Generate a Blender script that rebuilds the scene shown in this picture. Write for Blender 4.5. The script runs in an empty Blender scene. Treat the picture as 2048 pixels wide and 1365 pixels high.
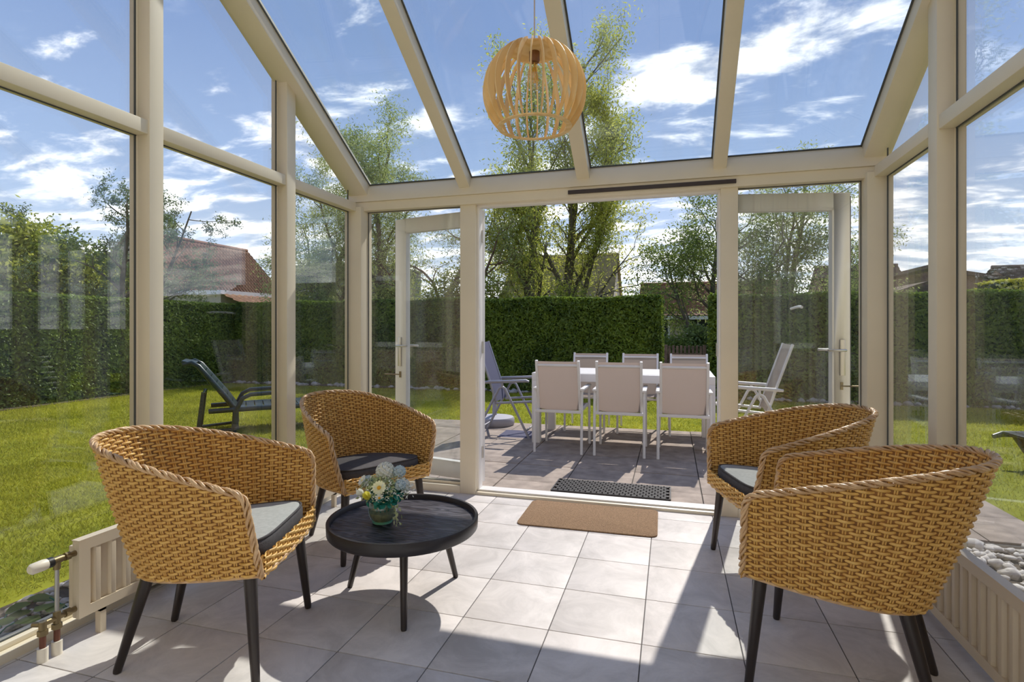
import bpy, bmesh, math, random
import numpy as np
from mathutils import Vector, Matrix

C = bpy.context.scene.collection
SC = bpy.context.scene
PI = math.pi

# ------------------------------------------------------------------ camera
cam_d = bpy.data.cameras.new('camera')
cam_d.sensor_width = 36.0
cam_d.lens = 1105.0 / 2048.0 * 36.0
cam_d.shift_y = -26.5 / 2048.0
cam_d.clip_start = 0.03
cam_d.clip_end = 400
cam = bpy.data.objects.new('camera', cam_d)
cam.location = (0, 0, 1.25)
cam.rotation_euler = (math.radians(90), 0, 0.280)
C.objects.link(cam)
SC.camera = cam

SC.view_settings.view_transform = 'Standard'
SC.view_settings.look = 'None'
SC.view_settings.gamma = 1.0
SC.view_settings.use_curve_mapping = False
SC.view_settings.exposure = 0.75
cy = SC.cycles
cy.max_bounces = 6
cy.diffuse_bounces = 4
cy.glossy_bounces = 3
cy.transmission_bounces = 2
cy.transparent_max_bounces = 22
cy.caustics_reflective = False
cy.caustics_refractive = False
cy.sample_clamp_indirect = 6.0
cy.use_denoising = True
cy.use_adaptive_sampling = True
cy.adaptive_threshold = 0.03

# ------------------------------------------------------------------ sky
def build_world():
    w = bpy.data.worlds.new('sky')
    SC.world = w
    w.use_nodes = True
    nt = w.node_tree
    nt.nodes.clear()
    N = nt.nodes.new
    Lk = nt.links.new
    def math_(op, a, b=None, c=None, clamp=False):
        n = N('ShaderNodeMath'); n.operation = op; n.use_clamp = clamp
        for i, x in enumerate((a, b, c)):
            if x is None: continue
            if isinstance(x, (int, float)): n.inputs[i].default_value = x
            else: Lk(x, n.inputs[i])
        return n.outputs[0]
    out = N('ShaderNodeOutputWorld'); bg = N('ShaderNodeBackground')
    tc = N('ShaderNodeTexCoord')
    sep = N('ShaderNodeSeparateXYZ'); Lk(tc.outputs['Generated'], sep.inputs[0])
    z = math_('MAXIMUM', sep.outputs[2], 0.0)
    # clear sky: paler towards the horizon
    grad = N('ShaderNodeValToRGB'); Lk(z, grad.inputs[0])
    e = grad.color_ramp.elements
    e[0].position = 0.0; e[0].color = (0.56, 0.64, 0.73, 1)
    e[1].position = 0.75; e[1].color = (0.135, 0.195, 0.365, 1)
    m1 = e.new(0.22); m1.color = (0.27, 0.36, 0.54, 1)
    m2 = e.new(0.45); m2.color = (0.165, 0.24, 0.425, 1)
    # cloud layer: a flat deck seen in perspective
    den = math_('ADD', z, 0.16)
    cx = math_('DIVIDE', sep.outputs[0], den)
    cy_ = math_('DIVIDE', sep.outputs[1], den)
    comb = N('ShaderNodeCombineXYZ'); Lk(cx, comb.inputs[0]); Lk(cy_, comb.inputs[1])
    mp = N('ShaderNodeMapping'); mp.inputs['Location'].default_value = CLOUD_OFF
    mp.inputs['Rotation'].default_value = (0, 0, 0.5)
    mp.inputs['Scale'].default_value = (0.75, 1.25, 1)
    Lk(comb.outputs[0], mp.inputs['Vector'])
    big = N('ShaderNodeTexNoise'); big.inputs['Scale'].default_value = 0.8; big.inputs['Detail'].default_value = 2
    Lk(mp.outputs[0], big.inputs['Vector'])
    nz = N('ShaderNodeTexNoise'); nz.inputs['Scale'].default_value = 4.2; nz.inputs['Detail'].default_value = 9
    nz.inputs['Roughness'].default_value = 0.60; nz.inputs['Distortion'].default_value = 0.3
    Lk(mp.outputs[0], nz.inputs['Vector'])
    def bank(x0, y0, ang, a_, b_):
        """a long cumulus bank lying on the cloud deck"""
        dx = math_('SUBTRACT', cx, x0); dy = math_('SUBTRACT', cy_, y0)
        c_, s_ = math.cos(ang), math.sin(ang)
        u = math_('ADD', math_('MULTIPLY', dx, c_ / a_), math_('MULTIPLY', dy, s_ / a_))
        v = math_('ADD', math_('MULTIPLY', dx, -s_ / b_), math_('MULTIPLY', dy, c_ / b_))
        q = math_('ADD', math_('MULTIPLY', u, u), math_('MULTIPLY', v, v))
        return math_('EXPONENT', math_('MULTIPLY', q, -1.0))
    low = math_('POWER', math_('SUBTRACT', 1.0, z), 4.0)
    s = math_('MULTIPLY_ADD', big.outputs[0], 0.45, nz.outputs[0])
    s = math_('MULTIPLY_ADD', low, 0.42, s)
    for (x0, y0, ang, a_, b_, k_) in BANKS:
        s = math_('MULTIPLY_ADD', bank(x0, y0, ang, a_, b_), k_, s)
    mr = N('ShaderNodeMapRange'); mr.interpolation_type = 'SMOOTHSTEP'
    mr.inputs['From Min'].default_value = 0.85; mr.inputs['From Max'].default_value = 1.12
    Lk(s, mr.inputs['Value'])
    fac = math_('MULTIPLY', mr.outputs[0], 0.90)
    ccol = N('ShaderNodeValToRGB'); Lk(nz.outputs[0], ccol.inputs[0])
    ccol.color_ramp.elements[0].position = 0.35; ccol.color_ramp.elements[0].color = (0.52, 0.54, 0.60, 1)
    ccol.color_ramp.elements[1].position = 0.70; ccol.color_ramp.elements[1].color = (1.6, 1.55, 1.48, 1)
    mix = N('ShaderNodeMix'); mix.data_type = 'RGBA'
    Lk(fac, mix.inputs['Factor']); Lk(grad.outputs[0], mix.inputs[6]); Lk(ccol.outputs[0], mix.inputs[7])
    # below the horizon: dull green-grey land
    up = math_('GREATER_THAN', sep.outputs[2], -0.002)
    mix2 = N('ShaderNodeMix'); mix2.data_type = 'RGBA'
    Lk(up, mix2.inputs['Factor']); mix2.inputs[6].default_value = (0.16, 0.19, 0.10, 1); Lk(mix.outputs[2], mix2.inputs[7])
    Lk(mix2.outputs[2], bg.inputs['Color'])
    bg.inputs['Strength'].default_value = SKY_STRENGTH
    Lk(bg.outputs[0], out.inputs[0])
CLOUD_OFF = (3.3, 1.7, 0.0)
BANKS = [(0.14, 1.60, -0.37, 0.42, 0.13, 0.34), (-0.70, 1.66, -0.2, 0.22, 0.07, 0.17), (-2.0, 1.75, 0.6, 0.5, 0.3, 0.10)]
SKY_STRENGTH = 1.0
build_world()

# ------------------------------------------------------------------ sun (from beyond the front hedge, a little to the right)
SUN_AZ, SUN_EL = math.radians(11.0), math.radians(47.0)
sd = bpy.data.lights.new('sun', 'SUN')
sd.energy = 2.6
sd.angle = math.radians(0.6)
sd.color = (1.0, 0.95, 0.88)
sun = bpy.data.objects.new('sun', sd)
sdir = Vector((math.sin(SUN_AZ) * math.cos(SUN_EL), math.cos(SUN_AZ) * math.cos(SUN_EL), math.sin(SUN_EL)))
sun.rotation_euler = (-sdir).to_track_quat('-Z', 'Y').to_euler()
sun.location = (3, 14, 14)
C.objects.link(sun)

# ------------------------------------------------------------------ materials
def new_mat(name):
    m = bpy.data.materials.new(name)
    m.use_nodes = True
    nt = m.node_tree
    b = nt.nodes['Principled BSDF']
    return m, nt, b

def M(name, col, rough=0.5, metal=0.0, var=0.0, scale=6.0, bump=0.0, bscale=60.0, world=False, detail=4.0, col2=None, stretch=None, spec=None):
    m, nt, b = new_mat(name)
    b.inputs['Base Color'].default_value = (*col, 1)
    b.inputs['Roughness'].default_value = rough
    b.inputs['Metallic'].default_value = metal
    if spec is not None: b.inputs['Specular IOR Level'].default_value = spec
    if var or bump or col2:
        if world:
            g = nt.nodes.new('ShaderNodeNewGeometry'); vec = g.outputs['Position']
        else:
            g = nt.nodes.new('ShaderNodeTexCoord'); vec = g.outputs['Object']
        if stretch:
            mp = nt.nodes.new('ShaderNodeMapping'); mp.inputs['Scale'].default_value = stretch
            nt.links.new(vec, mp.inputs['Vector']); vec = mp.outputs[0]
    if var or col2:
        n = nt.nodes.new('ShaderNodeTexNoise'); n.inputs['Scale'].default_value = scale; n.inputs['Detail'].default_value = detail
        nt.links.new(vec, n.inputs['Vector'])
        r = nt.nodes.new('ShaderNodeValToRGB')
        c2 = col2 if col2 else tuple(min(1, c * (1 + var)) for c in col)
        c1 = col if col2 else tuple(c * (1 - var) for c in col)
        r.color_ramp.elements[0].position = 0.32; r.color_ramp.elements[0].color = (*c1, 1)
        r.color_ramp.elements[1].position = 0.68; r.color_ramp.elements[1].color = (*c2, 1)
        nt.links.new(n.outputs[0], r.inputs[0]); nt.links.new(r.outputs[0], b.inputs['Base Color'])
    if bump:
        n2 = nt.nodes.new('ShaderNodeTexNoise'); n2.inputs['Scale'].default_value = bscale; n2.inputs['Detail'].default_value = 3
        nt.links.new(vec, n2.inputs['Vector'])
        bp = nt.nodes.new('ShaderNodeBump'); bp.inputs['Strength'].default_value = bump; bp.inputs['Distance'].default_value = 0.01
        nt.links.new(n2.outputs[0], bp.inputs['Height']); nt.links.new(bp.outputs[0], b.inputs['Normal'])
    return m

def M_glass(name, tint=(0.93, 0.95, 0.94), base=0.045, grime_sheen=0.0):
    """thin window glass: straight-through view plus a reflection that grows towards grazing angles"""
    m, nt, b = new_mat(name)
    nt.nodes.remove(b)
    out = nt.nodes['Material Output']
    tr = nt.nodes.new('ShaderNodeBsdfTransparent'); tr.inputs[0].default_value = (*tint, 1)
    gl = nt.nodes.new('ShaderNodeBsdfGlossy'); gl.inputs['Roughness'].default_value = 0.0
    gl.inputs['Color'].default_value = (0.95, 0.97, 1.0, 1)
    lw = nt.nodes.new('ShaderNodeLayerWeight'); lw.inputs['Blend'].default_value = 0.5
    p = nt.nodes.new('ShaderNodeMath'); p.operation = 'POWER'; p.inputs[1].default_value = 4.0
    nt.links.new(lw.outputs['Facing'], p.inputs[0])
    ma = nt.nodes.new('ShaderNodeMath'); ma.operation = 'MULTIPLY_ADD'; ma.inputs[1].default_value = 0.8; ma.inputs[2].default_value = base
    nt.links.new(p.outputs[0], ma.inputs[0])
    mx = nt.nodes.new('ShaderNodeMixShader')
    nt.links.new(ma.outputs[0], mx.inputs[0]); nt.links.new(tr.outputs[0], mx.inputs[1]); nt.links.new(gl.outputs[0], mx.inputs[2])
    last = mx.outputs[0]
    if grime_sheen:  # pale grime streaks that also paint in whitish reflections and haze
        d = nt.nodes.new('ShaderNodeBsdfDiffuse'); d.inputs[0].default_value = (0.8, 0.85, 0.85, 1)
        g = nt.nodes.new('ShaderNodeNewGeometry')
        mp = nt.nodes.new('ShaderNodeMapping'); mp.inputs['Scale'].default_value = (9, 1.2, 1.2)
        nt.links.new(g.outputs['Position'], mp.inputs[0])
        n = nt.nodes.new('ShaderNodeTexNoise'); n.inputs['Scale'].default_value = 1.0; n.inputs['Detail'].default_value = 5
        nt.links.new(mp.outputs[0], n.inputs[0])
        mr = nt.nodes.new('ShaderNodeMapRange'); mr.inputs[1].default_value = 0.45; mr.inputs[2].default_value = 0.8
        mr.inputs[3].default_value = 0.0; mr.inputs[4].default_value = grime_sheen
        nt.links.new(n.outputs[0], mr.inputs[0])
        m2 = nt.nodes.new('ShaderNodeMixShader')
        nt.links.new(mr.outputs[0], m2.inputs[0]); nt.links.new(last, m2.inputs[1]); nt.links.new(d.outputs[0], m2.inputs[2])
        last = m2.outputs[0]
    nt.links.new(last, out.inputs[0])
    return m

def M_leaf(name, c1, c2, trans=0.45, scale=0.8, rough=0.5, gloss=0.03):
    m, nt, b = new_mat(name)
    nt.nodes.remove(b)
    out = nt.nodes['Material Output']
    g = nt.nodes.new('ShaderNodeNewGeometry')
    n = nt.nodes.new('ShaderNodeTexNoise'); n.inputs['Scale'].default_value = scale; n.inputs['Detail'].default_value = 3
    nt.links.new(g.outputs['Position'], n.inputs[0])
    ad = nt.nodes.new('ShaderNodeMath'); ad.operation = 'MULTIPLY_ADD'; ad.inputs[1].default_value = 0.5
    nt.links.new(g.outputs['Random Per Island'], ad.inputs[0])
    sb = nt.nodes.new('ShaderNodeMath'); sb.operation = 'MULTIPLY_ADD'; sb.inputs[1].default_value = 1.2; sb.inputs[2].default_value = -0.35
    nt.links.new(n.outputs[0], sb.inputs[0]); nt.links.new(sb.outputs[0], ad.inputs[2])
    r = nt.nodes.new('ShaderNodeValToRGB')
    r.color_ramp.elements[0].position = 0.1; r.color_ramp.elements[0].color = (*c1, 1)
    r.color_ramp.elements[1].position = 0.85; r.color_ramp.elements[1].color = (*c2, 1)
    nt.links.new(ad.outputs[0], r.inputs[0])
    d = nt.nodes.new('ShaderNodeBsdfDiffuse'); t = nt.nodes.new('ShaderNodeBsdfTranslucent')
    nt.links.new(r.outputs[0], d.inputs[0]); nt.links.new(r.outputs[0], t.inputs[0])
    mx = nt.nodes.new('ShaderNodeMixShader'); mx.inputs[0].default_value = trans
    nt.links.new(d.outputs[0], mx.inputs[1]); nt.links.new(t.outputs[0], mx.inputs[2])
    gl = nt.nodes.new('ShaderNodeBsdfGlossy'); gl.inputs['Roughness'].default_value = rough
    m2 = nt.nodes.new('ShaderNodeMixShader'); m2.inputs[0].default_value = gloss
    nt.links.new(mx.outputs[0], m2.inputs[1]); nt.links.new(gl.outputs[0], m2.inputs[2])
    nt.links.new(m2.outputs[0], out.inputs[0])
    return m

def M_sling(name, col, trans=0.3, alpha=0.12):
    """woven plastic mesh fabric: lets a little light and view through"""
    m, nt, b = new_mat(name)
    nt.nodes.remove(b)
    out = nt.nodes['Material Output']
    d = nt.nodes.new('ShaderNodeBsdfDiffuse'); d.inputs[0].default_value = (*col, 1)
    t = nt.nodes.new('ShaderNodeBsdfTranslucent'); t.inputs[0].default_value = (*col, 1)
    mx = nt.nodes.new('ShaderNodeMixShader'); mx.inputs[0].default_value = trans
    nt.links.new(d.outputs[0], mx.inputs[1]); nt.links.new(t.outputs[0], mx.inputs[2])
    tr = nt.nodes.new('ShaderNodeBsdfTransparent')
    m2 = nt.nodes.new('ShaderNodeMixShader'); m2.inputs[0].default_value = alpha
    nt.links.new(mx.outputs[0], m2.inputs[1]); nt.links.new(tr.outputs[0], m2.inputs[2])
    nt.links.new(m2.outputs[0], out.inputs[0])
    return m

def M_brick(name, c1, c2, mortar, scale=4.2):
    m, nt, b = new_mat(name)
    g = nt.nodes.new('ShaderNodeNewGeometry')
    sp = nt.nodes.new('ShaderNodeSeparateXYZ'); nt.links.new(g.outputs['Position'], sp.inputs[0])
    ad = nt.nodes.new('ShaderNodeMath'); ad.operation = 'ADD'
    nt.links.new(sp.outputs[0], ad.inputs[0]); nt.links.new(sp.outputs[1], ad.inputs[1])
    cb = nt.nodes.new('ShaderNodeCombineXYZ'); nt.links.new(ad.outputs[0], cb.inputs[0]); nt.links.new(sp.outputs[2], cb.inputs[1])
    t = nt.nodes.new('ShaderNodeTexBrick'); t.inputs['Scale'].default_value = scale
    t.inputs['Color1'].default_value = (*c1, 1); t.inputs['Color2'].default_value = (*c2, 1); t.inputs['Mortar'].default_value = (*mortar, 1)
    t.inputs['Mortar Size'].default_value = 0.012
    nt.links.new(cb.outputs[0], t.inputs['Vector'])
    nt.links.new(t.outputs[0], b.inputs['Base Color'])
    b.inputs['Roughness'].default_value = 0.9
    return m

def M_woodgrain(name, c1, c2, rough=0.45, scale=9.0, stretch=(1, 7, 1), bump=0.35):
    m, nt, b = new_mat(name)
    tc = nt.nodes.new('ShaderNodeTexCoord')
    mp = nt.nodes.new('ShaderNodeMapping'); mp.inputs['Scale'].default_value = stretch
    nt.links.new(tc.outputs['Object'], mp.inputs[0])
    n = nt.nodes.new('ShaderNodeTexNoise'); n.inputs['Scale'].default_value = 2.2; n.inputs['Detail'].default_value = 2
    nt.links.new(mp.outputs[0], n.inputs[0])
    w = nt.nodes.new('ShaderNodeMath'); w.operation = 'MULTIPLY'; w.inputs[1].default_value = scale * 9
    nt.links.new(n.outputs[0], w.inputs[0])
    s = nt.nodes.new('ShaderNodeMath'); s.operation = 'SINE'; nt.links.new(w.outputs[0], s.inputs[0])
    mr = nt.nodes.new('ShaderNodeMapRange'); mr.inputs[1].default_value = -1; nt.links.new(s.outputs[0], mr.inputs[0])
    r = nt.nodes.new('ShaderNodeValToRGB')
    r.color_ramp.elements[0].position = 0.15; r.color_ramp.elements[0].color = (*c1, 1)
    r.color_ramp.elements[1].position = 0.75; r.color_ramp.elements[1].color = (*c2, 1)
    nt.links.new(mr.outputs[0], r.inputs[0]); nt.links.new(r.outputs[0], b.inputs['Base Color'])
    bp = nt.nodes.new('ShaderNodeBump'); bp.inputs['Strength'].default_value = bump; bp.inputs['Distance'].default_value = 0.004
    nt.links.new(mr.outputs[0], bp.inputs['Height']); nt.links.new(bp.outputs[0], b.inputs['Normal'])
    b.inputs['Roughness'].default_value = rough
    return m

def M_tile(name):
    """grey marbled floor tile, pattern runs on from tile to tile with a per-tile tone"""
    m, nt, b = new_mat(name)
    g = nt.nodes.new('ShaderNodeNewGeometry')
    n = nt.nodes.new('ShaderNodeTexNoise'); n.inputs['Scale'].default_value = 4.5; n.inputs['Detail'].default_value = 9; n.inputs['Roughness'].default_value = 0.70
    n.inputs['Distortion'].default_value = 0.8
    nt.links.new(g.outputs['Position'], n.inputs[0])
    oi = nt.nodes.new('ShaderNodeObjectInfo')
    ad = nt.nodes.new('ShaderNodeMath'); ad.operation = 'MULTIPLY_ADD'; ad.inputs[1].default_value = 0.14
    nt.links.new(oi.outputs['Random'], ad.inputs[0]); nt.links.new(n.outputs[0], ad.inputs[2])
    r = nt.nodes.new('ShaderNodeValToRGB')
    r.color_ramp.elements[0].position = 0.36; r.color_ramp.elements[0].color = (0.50, 0.465, 0.435, 1)
    r.color_ramp.elements[1].position = 0.74; r.color_ramp.elements[1].color = (0.75, 0.70, 0.66, 1)
    nt.links.new(ad.outputs[0], r.inputs[0]); nt.links.new(r.outputs[0], b.inputs['Base Color'])
    b.inputs['Roughness'].default_value = 0.5
    b.inputs['Specular IOR Level'].default_value = 0.3
    return m

MT = {}
MT['frame'] = M('cream_painted_aluminium', (0.82, 0.73, 0.555), 0.42, var=0.03, scale=3)
MT['door_white'] = M('off_white_lacquer', (0.90, 0.865, 0.82), 0.4, var=0.02)
MT['threshold'] = M('pale_threshold', (0.85, 0.82, 0.78), 0.4)
MT['gasket'] = M('dark_grey_gasket', (0.09, 0.095, 0.09), 0.7)
MT['glass'] = M_glass('window_glass', (0.97, 0.98, 0.975), 0.045, 0.03)
MT['roof_glass'] = M_glass('roof_glass', (0.95, 0.975, 0.975), 0.03, 0.05)
MT['tile'] = M_tile('grey_floor_tile')
MT['grout'] = M('dark_grout', (0.13, 0.12, 0.115), 0.9)
MT['slab'] = M('concrete_slab', (0.35, 0.285, 0.235), 0.9, var=0.22, scale=9, bump=0.3, bscale=120, world=True, detail=8)
MT['slab_joint'] = M('slab_joint_sand', (0.11, 0.10, 0.085), 0.95)
MT['lawn'] = M('lawn_soil', (0.16, 0.185, 0.012), 0.95, spec=0.1, col2=(0.31, 0.32, 0.03), scale=2.2, world=True, detail=8)
MT['grass'] = M_leaf('grass_blade', (0.23, 0.26, 0.015), (0.60, 0.58, 0.075), 0.45, 0.9, 0.5, 0.012)
MT['hedge'] = M_leaf('hedge_leaf', (0.035, 0.08, 0.012), (0.28, 0.38, 0.05), 0.35, 1.4)
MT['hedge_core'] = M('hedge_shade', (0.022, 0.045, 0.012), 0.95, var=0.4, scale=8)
MT['yellow_leaf'] = M_leaf('golden_leaf', (0.42, 0.46, 0.05), (0.85, 0.78, 0.10), 0.4, 2.0)
MT['birch_leaf'] = M_leaf('yellow_green_leaf', (0.26, 0.33, 0.05), (0.74, 0.72, 0.16), 0.6, 0.6)
MT['willow_leaf'] = M_leaf('grey_green_leaf', (0.22, 0.29, 0.09), (0.56, 0.60, 0.22), 0.58, 0.6)
MT['dark_leaf'] = M_leaf('deep_green_leaf', (0.09, 0.14, 0.04), (0.34, 0.42, 0.10), 0.5, 0.7)
MT['bush_leaf'] = M_leaf('bright_green_leaf', (0.16, 0.23, 0.03), (0.66, 0.66, 0.12), 0.55, 0.8)
MT['larch_leaf'] = M_leaf('blue_green_needle', (0.09, 0.15, 0.07), (0.28, 0.36, 0.15), 0.4, 1.0)
MT['bark'] = M('grey_brown_bark', (0.14, 0.12, 0.085), 0.95, var=0.4, scale=5, bump=0.6, bscale=25)
MT['bark_reflection'] = M('reflection_red_bark', (0.17, 0.105, 0.065), 0.95, var=0.4, scale=5, bump=0.6, bscale=25)  # red cast of a glass reflection put into the bark colour
MT['soil'] = M('dark_soil', (0.09, 0.07, 0.05), 1.0, var=0.5, scale=14, bump=0.8, bscale=40, world=True)
MT['wicker'] = M('rattan_strand', (0.58, 0.31, 0.07), 0.45, col2=(0.84, 0.53, 0.155), scale=34, detail=5)
MT['wicker_rim'] = M('rattan_rim_strand', (0.50, 0.29, 0.13), 0.36, col2=(0.74, 0.50, 0.27), scale=30, detail=5)
MT['wicker_core'] = M('rattan_shade', (0.26, 0.12, 0.033), 0.8, var=0.3, scale=30)
MT['leg_dark'] = M('dark_brown_metal_leg', (0.030, 0.021, 0.017), 0.33, var=0.15)
MT['cushion_grey'] = M('grey_canvas', (0.40, 0.40, 0.37), 0.95, var=0.08, scale=60, bump=0.25, bscale=400)
MT['cushion_dark'] = M('charcoal_canvas', (0.075, 0.068, 0.068), 0.95, var=0.12, scale=60, bump=0.25, bscale=400)
MT['table_black'] = M('black_lacquer', (0.022, 0.019, 0.021), 0.38)
MT['table_top'] = M_woodgrain('black_stained_ash', (0.014, 0.012, 0.016), (0.085, 0.078, 0.088), 0.38)
MT['plywood'] = M_woodgrain('birch_plywood', (0.80, 0.52, 0.20), (0.88, 0.62, 0.29), 0.55, 5.0, (3, 3, 0.5), 0.05)
MT['cord'] = M('beige_cord', (0.55, 0.45, 0.38), 0.6)
MT['socket'] = M('brown_bulb_socket', (0.20, 0.075, 0.02), 0.5)
MT['bulb'] = M_glass('bulb_glass', (0.95, 0.90, 0.74), 0.11)
MT['filament'] = M('amber_filament', (0.85, 0.50, 0.08), 0.4)
MT['mat_tan'] = M('coir_mat', (0.36, 0.225, 0.125), 1.0, var=0.22, scale=90, bump=1.0, bscale=260, detail=6)
MT['rubber'] = M('black_rubber', (0.022, 0.020, 0.025), 0.6)
MT['bar_black'] = M('dark_brown_rail', (0.045, 0.030, 0.028), 0.5)
MT['radiator'] = M('cream_radiator_enamel', (0.70, 0.60, 0.455), 0.4)
MT['pipe_brown'] = M('copper_pipe', (0.16, 0.06, 0.035), 0.45, 0.3)
MT['pipe_steel'] = M('galvanised_pipe', (0.55, 0.55, 0.52), 0.35, 0.7)
MT['brass'] = M('dull_brass_fitting', (0.27, 0.21, 0.11), 0.4, 0.7)
MT['white_plastic'] = M('ivory_plastic', (0.80, 0.74, 0.62), 0.45)
MT['black_plastic'] = M('black_plastic', (0.02, 0.02, 0.02), 0.45)
MT['chrome'] = M('satin_metal', (0.55, 0.53, 0.50), 0.3, 0.9)
MT['white_metal'] = M('white_powder_coat', (0.80, 0.77, 0.74), 0.4)
MT['grey_metal'] = M('grey_aluminium', (0.34, 0.34, 0.38), 0.4, 0.5)
MT['sling_taupe'] = M_sling('taupe_mesh_fabric', (0.58, 0.505, 0.46), 0.55, 0.07)
MT['sling_grey'] = M_sling('slate_mesh_fabric', (0.20, 0.20, 0.27), 0.25, 0.05)
MT['lounger'] = M('dark_green_plastic', (0.022, 0.040, 0.044), 0.3, var=0.1)
MT['parasol'] = M('grey_parasol_base', (0.40, 0.39, 0.43), 0.6)
MT['gate'] = M('weathered_brown_wood', (0.15, 0.10, 0.075), 0.9, var=0.4, scale=8)
MT['brick_house'] = M_brick('brown_brick', (0.27, 0.15, 0.095), (0.36, 0.21, 0.14), (0.42, 0.38, 0.33))
MT['brick_grey'] = M_brick('beige_brick', (0.46, 0.40, 0.30), (0.52, 0.45, 0.35), (0.5, 0.47, 0.42))
MT['roof_red'] = M('red_brown_roof_tile', (0.24, 0.105, 0.055), 0.8, col2=(0.36, 0.17, 0.09), scale=3.5, world=True)
MT['roof_dark'] = M('brown_roof_tile', (0.16, 0.10, 0.075), 0.85, var=0.3, scale=3, world=True)
MT['roof_ochre'] = M('mossy_ochre_roof_tile', (0.30, 0.24, 0.11), 0.85, col2=(0.42, 0.33, 0.16), scale=3, world=True)
MT['wall_cream'] = M('cream_render', (0.62, 0.55, 0.40), 0.9, var=0.05)
MT['clad_grey'] = M('dark_grey_cladding', (0.12, 0.135, 0.15), 0.8, var=0.1)
MT['white_trim'] = M('white_trim', (0.80, 0.79, 0.78), 0.5)
MT['dark_glass'] = M('dark_window', (0.03, 0.04, 0.05), 0.08)
MT['ground'] = M('distant_ground', (0.10, 0.12, 0.05), 1.0, var=0.3, scale=0.5, world=True)
MT['pebble'] = M('pale_pebble', (0.50, 0.46, 0.42), 0.85, col2=(0.80, 0.76, 0.70), scale=14, world=True)
MT['stone'] = M('field_stone', (0.42, 0.38, 0.33), 0.9, var=0.3, scale=10, world=True)
MT['vase_green'] = M_glass('green_vase_glass', (0.88, 0.95, 0.91), 0.08)
MT['vase_fill'] = M('sand_filling', (0.42, 0.34, 0.20), 0.8, var=0.3, scale=60)
MT['vase_bottom'] = M('green_glass_bottom', (0.25, 0.62, 0.42), 0.12)
MT['petal_white'] = M_leaf('white_petal', (0.80, 0.80, 0.68), (0.94, 0.94, 0.84), 0.3, 30)
MT['petal_yellow'] = M_leaf('yellow_petal', (0.70, 0.62, 0.04), (0.90, 0.84, 0.16), 0.35, 30)
MT['petal_pale'] = M_leaf('pale_yellow_petal', (0.85, 0.82, 0.45), (0.92, 0.90, 0.62), 0.3, 30)
MT['petal_blue'] = M_leaf('dusty_blue_petal', (0.46, 0.58, 0.60), (0.70, 0.80, 0.80), 0.3, 30)
MT['petal_center'] = M('orange_flower_centre', (0.75, 0.40, 0.03), 0.8)
MT['leaf_teal'] = M_leaf('teal_leaf', (0.01, 0.17, 0.13), (0.05, 0.34, 0.26), 0.2, 30)
MT['leaf_sage'] = M_leaf('sage_sprig', (0.34, 0.42, 0.18), (0.70, 0.74, 0.42), 0.3, 30)
MT['plaster'] = M('white_bounce_plaster', (0.84, 0.80, 0.74), 0.9, var=0.03)

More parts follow.
